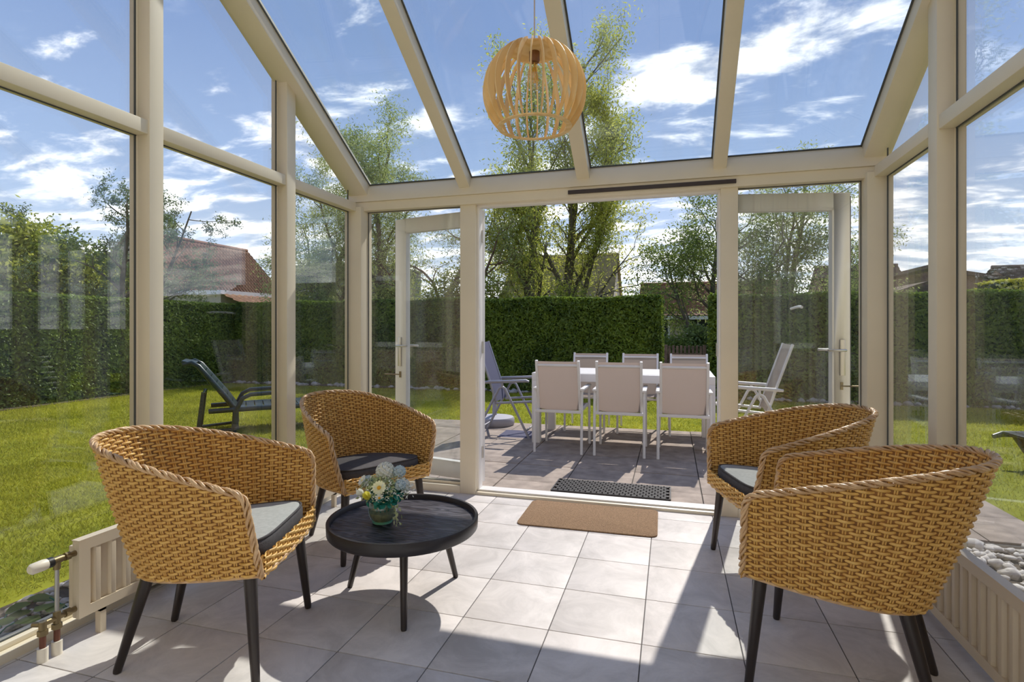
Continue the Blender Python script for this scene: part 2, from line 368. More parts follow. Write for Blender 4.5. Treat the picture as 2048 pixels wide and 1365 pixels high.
# ------------------------------------------------------------------ mesh helpers
class MB:
    def __init__(s):
        s.v = []; s.f = []
    def add(s, vs, fs):
        n = len(s.v)
        s.v += [tuple(p) for p in vs]
        s.f += [tuple(i + n for i in f) for f in fs]
        return s
    def box(s, x0, x1, y0, y1, z0, z1):
        return s.add([(x0, y0, z0), (x1, y0, z0), (x1, y1, z0), (x0, y1, z0), (x0, y0, z1), (x1, y0, z1), (x1, y1, z1), (x0, y1, z1)],
                     [(0, 3, 2, 1), (4, 5, 6, 7), (0, 1, 5, 4), (1, 2, 6, 5), (2, 3, 7, 6), (3, 0, 4, 7)])
    def bar(s, a, b, w, h, up=(0, 0, 1)):
        a = Vector(a); b = Vector(b); d = (b - a).normalized()
        u = Vector(up)
        sd_ = d.cross(u)
        if sd_.length < 1e-4: sd_ = d.cross(Vector((1, 0, 0)))
        sd_.normalize(); u = sd_.cross(d).normalized()
        vs = []
        for p in (a, b):
            for i, j in ((-1, -1), (1, -1), (1, 1), (-1, 1)):
                vs.append(p + sd_ * (i * w / 2) + u * (j * h / 2))
        return s.add(vs, [(0, 1, 2, 3), (7, 6, 5, 4), (0, 4, 5, 1), (1, 5, 6, 2), (2, 6, 7, 3), (3, 7, 4, 0)])
    def tube(s, pts, r, n=8, closed=False, caps=True):
        P = [Vector(p) for p in pts]; m = len(P)
        R = r if isinstance(r, (list, tuple)) else [r] * m
        T = []
        for i in range(m):
            if closed: t = P[(i + 1) % m] - P[i - 1]
            else: t = P[min(i + 1, m - 1)] - P[max(i - 1, 0)]
            T.append(t.normalized() if t.length > 1e-9 else Vector((0, 0, 1)))
        ref = Vector((0, 0, 1)) if abs(T[0].z) < 0.9 else Vector((1, 0, 0))
        U = (ref - T[0] * ref.dot(T[0])).normalized()
        vs = []
        for i in range(m):
            U = U - T[i] * U.dot(T[i])
            U = U.normalized() if U.length > 1e-6 else T[i].orthogonal().normalized()
            W = T[i].cross(U)
            for k in range(n):
                a = 2 * PI * k / n
                vs.append(P[i] + (U * math.cos(a) + W * math.sin(a)) * R[i])
        fs = []
        for i in range(m if closed else m - 1):
            j = (i + 1) % m
            for k in range(n):
                l = (k + 1) % n
                fs.append((i * n + k, i * n + l, j * n + l, j * n + k))
        if caps and not closed:
            fs.append(tuple(range(n - 1, -1, -1))); fs.append(tuple((m - 1) * n + k for k in range(n)))
        return s.add(vs, fs)
    def cyl(s, a, b, r0, r1=None, n=14):
        return s.tube([a, b], [r0, r0 if r1 is None else r1], n)
    def lathe(s, prof, n=28, c=(0, 0, 0)):
        vs = []; fs = []; m = len(prof)
        for r, z in prof:
            for k in range(n):
                a = 2 * PI * k / n
                vs.append((c[0] + r * math.cos(a), c[1] + r * math.sin(a), c[2] + z))
        for i in range(m - 1):
            for k in range(n):
                l = (k + 1) % n
                fs.append((i * n + k, i * n + l, (i + 1) * n + l, (i + 1) * n + k))
        shut = prof[0] == prof[-1]
        if prof[0][0] > 1e-6 and not shut: fs.append(tuple(range(n - 1, -1, -1)))
        if prof[-1][0] > 1e-6 and not shut: fs.append(tuple((m - 1) * n + k for k in range(n)))
        return s.add(vs, fs)
    def prism(s, poly, to3, a, b):
        n = len(poly)
        vs = [to3(x, y, a) for x, y in poly] + [to3(x, y, b) for x, y in poly]
        fs = [tuple(range(n - 1, -1, -1)), tuple(range(n, 2 * n))] + [(i, (i + 1) % n, n + (i + 1) % n, n + i) for i in range(n)]
        return s.add(vs, fs)
    def ell(s, c, rx, ry, rz, n=12, m=8):
        vs = []; fs = []
        for i in range(m + 1):
            p = PI * i / m
            for k in range(n):
                a = 2 * PI * k / n
                vs.append((c[0] + rx * math.sin(p) * math.cos(a), c[1] + ry * math.sin(p) * math.sin(a), c[2] - rz * math.cos(p)))
        for i in range(m):
            for k in range(n):
                l = (k + 1) % n
                fs.append((i * n + k, i * n + l, (i + 1) * n + l, (i + 1) * n + k))
        return s.add(vs, fs)
    def mesh(s, name, smooth=False, bevel=0.0, angle=40):
        me = bpy.data.meshes.new(name)
        me.from_pydata(s.v, [], s.f)
        bm = bmesh.new(); bm.from_mesh(me)
        bmesh.ops.remove_doubles(bm, verts=bm.verts, dist=1e-6)
        bmesh.ops.recalc_face_normals(bm, faces=bm.faces)
        if bevel:
            es = [e for e in bm.edges if len(e.link_faces) == 2 and e.calc_face_angle(0) > 0.6]
            bmesh.ops.bevel(bm, geom=es, offset=bevel, segments=2, profile=0.6, affect='EDGES', clamp_overlap=True)
        bm.to_mesh(me); bm.free()
        if smooth or bevel:
            me.shade_smooth(); me.set_sharp_from_angle(angle=math.radians(angle))
        return me

def link(name, me, mat, parent=None, kind=None):
    o = bpy.data.objects.new(name, me)
    if mat is not None and me is not None and len(me.materials) == 0:
        me.materials.append(MT[mat] if isinstance(mat, str) else mat)
    C.objects.link(o)
    if parent is not None: o.parent = parent
    if kind: o['kind'] = kind
    return o

def part(name, mb, mat, parent, smooth=False, bevel=0.0, kind=None, angle=40):
    return link(name, mb.mesh(name, smooth, bevel, angle), mat, parent, kind)

def np_mesh(name, V, F):
    me = bpy.data.meshes.new(name)
    V = np.ascontiguousarray(V, np.float32).reshape(-1, 3); F = np.ascontiguousarray(F, np.int32)
    k = F.shape[1]; n = F.shape[0]
    me.vertices.add(len(V)); me.vertices.foreach_set('co', V.ravel())
    me.loops.add(n * k); me.loops.foreach_set('vertex_index', F.ravel())
    me.polygons.add(n); me.polygons.foreach_set('loop_start', np.arange(0, n * k, k, dtype=np.int32))
    me.update(calc_edges=True)
    return me

def thing(name, label, cat, loc=(0, 0, 0), rz=0.0, group=None, kind=None):
    o = bpy.data.objects.new(name, None)
    o.empty_display_size = 0.1
    o.location = loc; o.rotation_euler = (0, 0, rz)
    C.objects.link(o)
    tag(o, label, cat, group, kind)
    return o

def tag(o, label, cat, group=None, kind=None):
    o['label'] = label; o['category'] = cat
    if group: o['group'] = group
    if kind: o['kind'] = kind
    return o

def copy_tree(o, parent=None):
    c = o.copy(); C.objects.link(c); c.parent = parent
    for ch in list(o.children): copy_tree(ch, c)
    return c

def leaves_np(rng, P, l, w, tilt_up=None, jitter=0.3):
    """diamond leaves at points P, random orientation (or mostly facing tilt_up)"""
    n = len(P)
    a = rng.normal(size=(n, 3)); a /= np.linalg.norm(a, axis=1, keepdims=True) + 1e-9
    if tilt_up is not None:
        nn = tilt_up + jitter * rng.normal(size=(n, 3))
        nn /= np.linalg.norm(nn, axis=1, keepdims=True) + 1e-9
        a -= nn * (a * nn).sum(1, keepdims=True); a /= np.linalg.norm(a, axis=1, keepdims=True) + 1e-9
        b = np.cross(nn, a)
    else:
        b = rng.normal(size=(n, 3)); b -= a * (a * b).sum(1, keepdims=True); b /= np.linalg.norm(b, axis=1, keepdims=True) + 1e-9
    s = rng.uniform(0.65, 1.3, size=(n, 1))
    V = np.stack([P - a * l * s, P + b * w * s, P + a * l * s, P - b * w * s], 1).reshape(-1, 3)
    F = np.arange(n * 4).reshape(n, 4)
    return V, F

def leaf_part(name, rng, P, l, w, mat, parent, up=None, jitter=0.3, droop=None):
    V, F = leaves_np(rng, P, l, w, up, jitter)
    return link(name, np_mesh(name, V, F), mat, parent, 'stuff')

# ================================================================== SETTING
XL, XR, YF = -2.38, 1.19, 3.90          # inner faces of left, right and front glass walls
YB = -1.2                                # house wall behind
SL = 0.617                               # roof pitch
ZG = 2.385
def zroof(Y): return ZG + SL * (3.93 - Y)

def structure(name, label, cat='wall'):
    return thing(name, label, cat, kind='structure')

# ---- floor with single tiles
TS = 0.3752
TX0, TY0 = -0.111, 2.987
floor = structure('floor', 'grey marbled tile floor of the garden room', 'floor')
part('grout_bed', MB().box(XL - 0.05, XR + 0.1, YB, YF + 0.02, -0.10, -0.004), 'grout', floor)
tile_me = MB().box(0.0022, TS - 0.0022, 0.0022, TS - 0.0022, -0.012, 0.0).mesh('tile', bevel=0.0015)
for i in range(-7, 4):
    for j in range(-12, 3):
        x0 = TX0 + i * TS; y0 = TY0 + j * TS
        x1 = min(x0 + TS, XR + 0.08); y1 = min(y0 + TS, YF + 0.015)
        xa = max(x0, XL - 0.04); ya = max(y0, YB + 0.01)
        if x1 - xa < 0.02 or y1 - ya < 0.02: continue
        if xa == x0 and x1 == x0 + TS and ya == y0 and y1 == y0 + TS:
            o = link('tile', tile_me, 'tile', floor); o.location = (x0, y0, 0)
        else:
            o = part('tile', MB().box(0.0022, x1 - xa - 0.0022, 0.0022, y1 - ya - 0.0022, -0.012, 0), 'tile', floor, bevel=0.0015); o.location = (xa, ya, 0)

def pane(parent, poly3, thick, nrm, mat='glass', gk=0.007, name='glass_pane', inner=1):
    """glass sheet from a 3-D outline (in one plane) plus the dark gasket round it"""
    P = [Vector(p) for p in poly3]; n = Vector(nrm).normalized()
    vs = [p - n * thick / 2 for p in P] + [p + n * thick / 2 for p in P]
    k = len(P)
    mb = MB().add(vs, [tuple(range(k - 1, -1, -1)), tuple(range(k, 2 * k))] + [(i, (i + 1) % k, k + (i + 1) % k, k + i) for i in range(k)])
    g = part(name, mb, mat, parent)
    c = sum(P, Vector()) / k
    gm = MB()
    for i in range(k):
        a, b = P[i], P[(i + 1) % k]
        e = (b - a).normalized(); s_ = n.cross(e)
        if s_.dot(c - a) < 0: s_ = -s_
        a2, b2 = a - e * 0.004, b + e * 0.004
        gm.bar(a2 + s_ * (gk / 2 - 0.002) - n * (thick / 2 + 0.001), b2 + s_ * (gk / 2 - 0.002) - n * (thick / 2 + 0.001), gk, 0.006, up=n)
    part('gasket', gm, 'gasket', g)
    return g

ZT0, ZT1 = 2.168, 2.234      # transom

# ---- left and right glass walls
def side_wall(name, label, sgn, X, posts, y_far, sill_h):
    """sgn -1: left wall (frame lies at lower x), +1: right wall"""
    w = structure(name, label)
    gx = X + sgn * 0.076             # glass plane
    xo = X + sgn * 0.105             # outer face
    def bx(mb, xa, xb, y0, y1, z0, z1): return mb.box(min(xa, xb), max(xa, xb), y0, y1, z0, z1)
    for (y0, y1) in posts:
        zt = zroof((y0 + y1) / 2) - 0.10
        # post as an extruded polygon whose top follows the rafter
        mb = MB()
        za, zb = zroof(y0) - 0.09, zroof(y1) - 0.09
        for xa, xb, ext in ((X - sgn * 0.008, gx - sgn * 0.013, 0.0), (gx - sgn * 0.013, xo, 0.010)):
            xs = (min(xa, xb), max(xa, xb))
            mb.prism([(y0 - ext, 0.02), (y1 + ext, 0.02), (y1 + ext, zb), (y0 - ext, za)], lambda u, v, t: (t, u, v), xs[0], xs[1])
        part('post', mb, 'frame', w, bevel=0.003)
    # rails between the posts
    ys = [(-1.2)] + [v for p in posts for v in p] + [y_far]
    bays = [(posts[i][1], posts[i + 1][0]) for i in range(len(posts) - 1)] + [(posts[-1][1], y_far)]
    if posts[0][0] > YB + 0.05: bays.insert(0, (YB, posts[0][0]))
    for (a, b) in bays:
        if b - a < 0.05: continue
        m = MB(); bx(m, X, xo - sgn * 0.0, a, b, ZT0, ZT1)
        part('transom', m, 'frame', w, bevel=0.003)
        m = MB(); bx(m, X + sgn * 0.0, xo, a, b, -0.03, sill_h); bx(m, X + sgn * 0.035, xo, a, b, sill_h, sill_h + 0.02)
        part('bottom_rail', m, 'frame', w, bevel=0.003)
        # beads around the glass
        pane(w, [(gx, a + 0.012, sill_h + 0.02), (gx, b - 0.012, sill_h + 0.02), (gx, b - 0.012, ZT0), (gx, a + 0.012, ZT0)], 0.018, (sgn, 0, 0))
        za, zb = zroof(a + 0.012) - 0.10, zroof(b - 0.012) - 0.10
        if zb > ZT1 + 0.02:
            pane(w, [(gx, a + 0.012, ZT1), (gx, b - 0.012, ZT1), (gx, b - 0.012, zb), (gx, a + 0.012, za)], 0.018, (sgn, 0, 0))
    return w

wl = side_wall('wall_left', 'left glass wall of cream posts and panes beside the lawn', -1, XL,
               [(-0.89, -0.815), (0.085, 0.16), (1.062, 1.137), (2.04, 2.115), (3.015, 3.10)], 3.84, 0.035)
wr = side_wall('wall_right', 'right glass wall of cream posts and panes beside the gravel', 1, XR,
               [(-0.90, -0.82), (0.10, 0.18), (1.02, 1.10), (2.02 - 0.06, 2.04), (3.0, 3.09)], 3.84, 0.06)

# ---- front wall
wf = structure('wall_front', 'front glass wall of cream frames around the open double doors')
yo = YF + 0.10
for (x0, x1) in ((XL - 0.10, XL + 0.045), (XR - 0.040, XR + 0.10)):
    part('corner_post', MB().box(x0, x1, YF - 0.065, yo, 0.0, 2.20), 'frame', wf, bevel=0.004)
PL0, PL1, PR0, PR1 = -1.53, -1.405, 0.318, 0.425
for (x0, x1) in ((PL0, PL1), (PR0, PR1)):
    part('door_post', MB().box(x0, x1, YF, yo, 0.0, 2.19).box(x0 + 0.03, x1 - 0.03, yo, yo + 0.012, 0.0, 2.19), 'frame', wf, bevel=0.004)
part('lintel', MB().box(XL - 0.1, XR + 0.1, YF - 0.02, yo, 2.175, 2.245).box(XL - 0.1, XR + 0.1, YF, yo, 2.24, 2.26), 'frame', wf, bevel=0.004)
part('door_threshold', MB().box(PL1, PR0, YF, yo + 0.03, -0.03, 0.020), 'frame', wf, bevel=0.003)
part('threshold_cap', MB().box(PL1 + 0.002, PR0 - 0.002, YF + 0.035, yo + 0.035, 0.020, 0.032), 'threshold', wf, bevel=0.003)
for (a, b) in ((XL + 0.045, PL0), (PR1, XR - 0.04)):
    part('bottom_rail', MB().box(a, b, YF, yo, -0.03, 0.055).box(a, b, YF + 0.035, yo, 0.055, 0.075), 'frame', wf, bevel=0.003)
    gy = YF + 0.055
    pane(wf, [(a, gy, 0.075), (b, gy, 0.075), (b, gy, 2.175), (a, gy, 2.175)], 0.018, (0, 1, 0))
# white inner lining of the door opening
part('door_lining', MB().box(PL1 - 0.002, PL1 + 0.016, YF + 0.035, yo + 0.01, 0.03, 2.175), 'door_white', wf, bevel=0.002)
part('door_lining', MB().box(PR0 - 0.012, PR0 + 0.002, YF + 0.035, yo + 0.01, 0.03, 2.175), 'door_white', wf, bevel=0.002)
part('door_lining', MB().box(PL1 + 0.016, PR0 - 0.012, YF + 0.035, yo + 0.01, 2.160, 2.176), 'door_white', wf, bevel=0.002)
for z in (0.30, 1.10, 1.95):
    part('hinge', MB().cyl((PL1 + 0.018, yo + 0.004, z - 0.045), (PL1 + 0.018, yo + 0.004, z + 0.045), 0.010, n=10), 'chrome', wf, smooth=True)
    part('hinge', MB().cyl((PR0 - 0.014, yo + 0.004, z - 0.045), (PR0 - 0.014, yo + 0.004, z + 0.045), 0.010, n=10), 'chrome', wf, smooth=True)

# ---- roof: eave beam, rafters and panes
rf = structure('ceiling', 'sloping glass roof on cream rafters', 'roof')
eb = [(YF - 0.035, 2.245), (YF + 0.13, 2.245), (YF + 0.13, zroof(YF + 0.13) + 0.01), (YF + 0.02, zroof(YF + 0.02) - 0.005), (YF - 0.005, zroof(YF) - 0.045)]
part('eave_beam', MB().prism(eb, lambda u, v, t: (t, u, v), XL - 0.1, XR + 0.1), 'frame', rf, bevel=0.003)
part('gutter', MB().prism([(YF + 0.13, 2.22), (YF + 0.25, 2.22), (YF + 0.25, 2.33), (YF + 0.235, 2.33), (YF + 0.235, 2.235), (YF + 0.145, 2.235), (YF + 0.145, 2.33), (YF + 0.13, 2.33)], lambda u, v, t: (t, u, v), XL - 0.15, XR + 0.15), 'frame', rf)
RX = [(XL - 0.09, XL + 0.075), (-1.53, -1.445), (-0.64, -0.550), (0.268, 0.352), (XR - 0.045, XR + 0.10)]
for n_, (x0, x1) in enumerate(RX):
    ya, yb = YB, YF + 0.03
    d = 0.115
    mb = MB().prism([(ya, zroof(ya) - d), (yb - 0.03, zroof(yb - 0.03) - d), (yb, zroof(yb) - 0.03), (yb, zroof(yb) + 0.012), (ya, zroof(ya) + 0.012)], lambda u, v, t: (t, u, v), x0, x1)
    part('rafter', mb, 'frame', rf, bevel=0.004)
    part('rafter_cap', MB().prism([(ya, zroof(ya) + 0.012), (YF + 0.13, zroof(YF + 0.13) + 0.012), (YF + 0.13, zroof(YF + 0.13) + 0.035), (ya, zroof(ya) + 0.035)], lambda u, v, t: (t, u, v), x0 + 0.008, x1 - 0.008), 'frame', rf)
for n_ in range(4):
    a, b = RX[n_][1], RX[n_ + 1][0]
    ya, yb = YB + 0.02, YF + 0.02
    pane(rf, [(a, ya, zroof(ya)), (b, ya, zroof(ya)), (b, yb, zroof(yb)), (a, yb, zroof(yb))], 0.02, (0, SL, 1), 'roof_glass', 0.012)

# ---- house behind the viewer
wb = structure('wall_back', 'brick wall of the house behind the garden room')
hb = MB()
dx0, dx1, dz = -1.6, 0.6, 2.15
hb.box(-9, dx0, YB - 0.3, YB, -0.1, 6.2).box(dx1, 9, YB - 0.3, YB, -0.1, 6.2).box(dx0, dx1, YB - 0.3, YB, dz, 6.2)
part('brickwork', hb, 'brick_house', wb)
part('bounce_lining', MB().box(XL, dx0 - 0.08, YB, YB + 0.02, 0, zroof(YB) - 0.12).box(dx1 + 0.08, XR, YB, YB + 0.02, 0, zroof(YB) - 0.12).box(dx0 - 0.08, dx1 + 0.08, YB, YB + 0.02, dz + 0.08, zroof(YB) - 0.12), 'plaster', wb)  # unseen white lining, added up to the roof to bounce sunlight inside
for (xa, xb) in ((dx0, (dx0 + dx1) / 2 - 0.003), ((dx0 + dx1) / 2 + 0.003, dx1)):  # closed white leaves added unseen in the doorway for more bounced light
    lf = part('bounce_house_door', MB().box(xa, xb, YB - 0.06, YB - 0.01, 0, dz), 'door_white', wb)
    part('pane', MB().box(xa + 0.16, xb - 0.16, YB - 0.02, YB - 0.006, 0.9, dz - 0.16), 'dark_glass', lf)
part('door_frame', MB().box(dx0 - 0.08, dx0, YB - 0.1, YB + 0.04, 0, dz + 0.08).box(dx1, dx1 + 0.08, YB - 0.1, YB + 0.04, 0, dz + 0.08).box(dx0, dx1, YB - 0.1, YB + 0.04, dz, dz + 0.08), 'door_white', wb)
for (x0, x1, z0, z1) in ((-5.6, -3.8, 0.9, 2.2), (2.2, 3.1, 0.1, 2.2), (3.9, 5.7, 0.9, 2.2), (-5.4, -3.9, 3.6, 4.9), (3.6, 5.4, 3.6, 4.9)):
    f = MB()
    for a in ((x0, x0 + 0.09, z0, z1), (x1 - 0.09, x1, z0, z1), (x0, x1, z0, z0 + 0.09), (x0, x1, z1 - 0.09, z1), ((x0 + x1) / 2 - 0.04, (x0 + x1) / 2 + 0.04, z0, z1)):
        f.box(a[0], a[1], YB - 0.02, YB + 0.05, a[2], a[3])
    fr = part('window_frame', f, 'white_trim', wb)
    part('pane', MB().box(x0 + 0.05, x1 - 0.05, YB - 0.01, YB + 0.012, z0 + 0.05, z1 - 0.05), 'dark_glass', fr)
for x in (-3.0, 1.9):
    part('downpipe', MB().cyl((x, YB + 0.07, 0), (x, YB + 0.07, 6.0), 0.045, n=10), 'white_trim', wb, smooth=True)

# ---- double doors, folded back outside
def door_leaf(name, label, hinge, ang, sgn):
    """leaf runs along local +x from its hinge; sgn flips which face carries the inside handle"""
    d = thing(name, label, 'door', hinge, ang, kind='structure')
    W_, Z0, Z1, st, th = 0.855, 0.065, 2.155, 0.105, 0.045
    fr = MB()
    fr.box(0, st, -th / 2, th / 2, Z0, Z1).box(W_ - st, W_, -th / 2, th / 2, Z0, Z1)
    fr.box(st, W_ - st, -th / 2, th / 2, Z0, Z0 + 0.12).box(st, W_ - st, -th / 2, th / 2, Z1 - st, Z1)
    part('door_frame', fr, 'door_white', d, bevel=0.004)
    bd = MB()
    for (a, b, c, e) in ((st, st + 0.012, Z0 + 0.12, Z1 - st), (W_ - st - 0.012, W_ - st, Z0 + 0.12, Z1 - st), (st, W_ - st, Z0 + 0.12, Z0 + 0.132), (st, W_ - st, Z1 - st - 0.012, Z1 - st)):
        bd.box(a, b, -th / 2 - 0.004, th / 2 + 0.004, c, e)
    part('glazing_bead', bd, 'door_white', d)
    g = part('glass_pane', MB().box(st + 0.008, W_ - st - 0.008, -0.009, 0.009, Z0 + 0.125, Z1 - st - 0.008), 'glass', d)
    # lever handles on a long plate, both faces
    for s in (-1, 1):
        y = s * (th / 2)
        hp = part('handle_plate', MB().box(W_ - 0.068, W_ - 0.034, min(y, y + s * 0.008), max(y, y + s * 0.008), 0.93, 1.17), 'chrome', d, bevel=0.002)
        part('handle', MB().tube([(W_ - 0.05, y, 1.10), (W_ - 0.05, y + s * 0.045, 1.10), (W_ - 0.065, y + s * 0.052, 1.10), (W_ - 0.165, y + s * 0.052, 1.10)], 0.009, 10), 'chrome', hp, smooth=True)
    part('door_stay', MB().cyl((W_ - 0.055, sgn * 0.03, 0.86), (W_ + 0.02, sgn * 0.13, 0.87), 0.005, n=8).box(W_ - 0.064, W_ - 0.046, sgn * 0.022 - 0.004, sgn * 0.022 + 0.008, 0.835, 0.885), 'brass', d)
    part('weather_strip', MB().box(W_, W_ + 0.010, -0.012, 0.012, Z0 + 0.02, Z1 - 0.02), 'gasket', d)
    return d
door_leaf('door_1', 'off-white glazed door leaf folded back behind the wicker chair with charcoal cushion', (PL1 + 0.018, yo + 0.03, 0), math.radians(180 - 12.5), 1)
door_leaf('door_2', 'off-white glazed door leaf with lever handle behind the two right wicker chairs', (PR0 - 0.010, yo + 0.03, 0), math.radians(11.0), -1)

# ---- outside ground
GZ = -0.04
gd = structure('ground', 'distant ground beyond the hedges', 'ground')
part('land', MB().box(-90, 90, -40, 140, -0.5, -0.16), 'ground', gd)
lawn = structure('lawn', 'mown lawn around the patio', 'lawn')
part('turf', MB().box(-14, 12, -6, 12.2, -0.155, GZ - 0.022), 'lawn', lawn)
def grass_blades():
    rng = np.random.default_rng(5)
    def pts(n, x0, x1, y0, y1):
        return np.stack([rng.uniform(x0, x1, n), rng.uniform(y0, y1, n)], 1)
    A = [pts(120000, -6.0, -2.55, -0.5, 6.5), pts(90000, -10.2, -6.0, 1.0, 10.6), pts(60000, -6.0, 7.5, 7.27, 10.8),
         pts(26000, 2.28, 7.5, 3.0, 7.3), pts(9000, -6.0, -3.45, 6.5, 7.3)]
    P = np.concatenate(A)
    k = ~((P[:, 0] > -3.45) & (P[:, 0] < 2.3) & (P[:, 1] > 3.9) & (P[:, 1] < 7.27))
    k &= ~((P[:, 0] > -3.05) & (P[:, 0] < -2.4) & (P[:, 1] < 2.35 ))
    k &= ~((P[:, 0] > 1.2) & (P[:, 0] < 2.7) & (P[:, 1] < 4.0))
    P = P[k]; n = len(P)
    far = np.clip((np.hypot(P[:, 0], P[:, 1]) - 3) / 6, 0, 1)
    h = rng.uniform(0.018, 0.042, n) ; w = (0.0022 + 0.0035 * far) * rng.uniform(0.8, 1.3, n)
    a = rng.uniform(0, 2 * PI, n); t = rng.normal(size=(n, 2)) * 0.55 * h[:, None]
    z = np.full(n, GZ - 0.024)
    b0 = np.stack([P[:, 0] - np.cos(a) * w, P[:, 1] - np.sin(a) * w, z], 1)
    b1 = np.stack([P[:, 0] + np.cos(a) * w, P[:, 1] + np.sin(a) * w, z], 1)
    tp = np.stack([P[:, 0] + t[:, 0], P[:, 1] + t[:, 1], z + h], 1)
    V = np.stack([b0, b1, tp], 1).reshape(-1, 3)
    o = link('grass', np_mesh('grass', V, np.arange(n * 3).reshape(n, 3)), 'grass', lawn, 'stuff')
grass_blades()
patio = structure('patio', 'concrete slab patio outside the double doors', 'pavement')
part('sand_bed', MB().box(-3.42, 2.27, yo - 0.02, 7.24, -0.15, GZ - 0.012), 'slab_joint', patio)
PS = 0.54
rnd = random.Random(3)
slab_me = MB().box(-PS / 2 + 0.004, PS / 2 - 0.004, -PS / 2 + 0.004, PS / 2 - 0.004, -0.045, 0).mesh('slab', bevel=0.004)
for i in range(-4, 7):
    for j in range(-1, 5):
        x0 = -1.39 + i * PS; y0 = 4.52 + j * PS
        xa, xb = max(x0, -3.42), min(x0 + PS, 2.26)
        ya, yb = max(y0, yo + 0.036 if (xa > PL1 - 0.3 and xb < PR0 + 0.3) else yo + 0.005), y0 + PS
        if xb - xa < 0.06: continue
        dz_ = rnd.uniform(-0.003, 0.003)
        if xb - xa > PS - 1e-4 and yb - ya > PS - 1e-4:
            o = link('slab', slab_me, 'slab', patio); o.location = (x0 + PS / 2, y0 + PS / 2, GZ + dz_)
            o.rotation_euler = (rnd.uniform(-0.002, 0.002), rnd.uniform(-0.002, 0.002), rnd.choice((0, PI / 2, PI)))
        else:
            o = part('slab', MB().box(xa + 0.004, xb - 0.004, ya + 0.004, yb - 0.004, -0.045, 0), 'slab', patio, bevel=0.004); o.location = (0, 0, GZ + dz_)

# pebble bed along the right wall, soil bed along the left wall
def pebbles(n, x0, x1, y0, y1, z, seed, smin, smax):
    rng = np.random.default_rng(seed)
    base = []
    for i, (p, q) in enumerate(((-1, 0.45), (-0.25, 0.95), (0.45, 0.85), (1, 0.3))):
        for k in range(6):
            a = 2 * PI * k / 6 + i * 0.3
            base.append((q * math.cos(a), q * math.sin(a), p))
    base = np.array(base); F0 = []
    for i in range(3):
        for k in range(6):
            l = (k + 1) % 6
            F0.append((i * 6 + k, i * 6 + l, (i + 1) * 6 + l, (i + 1) * 6 + k))
    F0.append((18, 19, 20, 21)); F0.append((18, 21, 22, 23))
    F0 = np.array(F0)
    s = rng.uniform(smin, smax, (n, 1, 1)) * rng.uniform(0.6, 1.3, (n, 1, 3)) * np.array([1, 1, 0.5])
    a = rng.uniform(0, 2 * PI, n)
    B = base[None] * (1 + 0.12 * rng.normal(size=(n, 24, 3))) * s
    ca, sa = np.cos(a)[:, None], np.sin(a)[:, None]
    X = B[..., 0] * ca - B[..., 1] * sa; Y = B[..., 0] * sa + B[..., 1] * ca
    V = np.stack([X + rng.uniform(x0, x1, n)[:, None], Y + rng.uniform(y0, y1, n)[:, None], B[..., 2] + z + rng.uniform(0, 0.02, n)[:, None]], -1)
    F = (F0[None] + (np.arange(n) * 24)[:, None, None]).reshape(-1, 4)
    return np_mesh('pebbles', V.reshape(-1, 3), F)
bed = structure('gravel_bed', 'bed of pale pebbles outside the right glass wall', 'gravel')
part('bed_soil', MB().box(XR + 0.12, 2.75, -1.2, yo - 0.03, -0.15, -0.05), 'soil', bed)
link('pebbles', pebbles(1500, XR + 0.13, 2.7, 1.6, 3.93, -0.05, 4, 0.014, 0.034), 'pebble', bed, 'stuff')
link('cobbles', pebbles(120, XR + 0.15, 2.7, 1.8, 3.93, -0.045, 6, 0.03, 0.06), 'pebble', bed, 'stuff')
bed2 = structure('soil_bed', 'narrow planting bed outside the left glass wall', 'soil')
part('bed_soil', MB().box(-3.0, XL - 0.11, -1.2, 2.35, -0.15, -0.055), 'soil', bed2)
link('pebbles', pebbles(380, -2.95, XL - 0.12, 1.0, 2.3, -0.055, 9, 0.012, 0.035), 'pebble', bed2, 'stuff')
# soil strip and edging stones at the foot of the hedges
strip = structure('hedge_bed', 'dark soil strip along the foot of the hedges', 'soil')
part('strip_soil', MB().box(-10.6, 8.0, 10.75, 11.6, -0.15, -0.05).box(-11.2, -10.1, 0, 11.0, -0.15, -0.05), 'soil', strip)
link('edging_stones', pebbles(260, -10.0, 7.5, 10.62, 10.85, -0.04, 12, 0.03, 0.085), 'stone', strip, 'stuff')

# ================================================================== WICKER TUB CHAIRS
def grid_tubes(cen, nrm, upv, th, hh, n=6):
    """strands: cen/nrm/upv (rows, pts, 3); elliptical section th along nrm, hh along upv"""
    R, K, _ = cen.shape
    ang = 2 * PI * np.arange(n) / n
    V = cen[:, :, None] + nrm[:, :, None] * (th * np.cos(ang))[None, None, :, None] + upv[:, :, None] * (hh[:, :, None] * np.sin(ang)[None, None])[..., None]
    idx = np.arange(R * K * n).reshape(R, K, n)
    a = idx[:, :-1]; b = idx[:, 1:]
    F = np.stack([a, np.roll(a, -1, 2), np.roll(b, -1, 2), b], -1).reshape(-1, 4)
    return V.reshape(-1, 3), F

def merge(parts):
    Vs, Fs, o = [], [], 0
    for V, F in parts:
        Vs.append(V); Fs.append(F + o); o += len(V)
    return np.concatenate(Vs), np.concatenate(Fs)

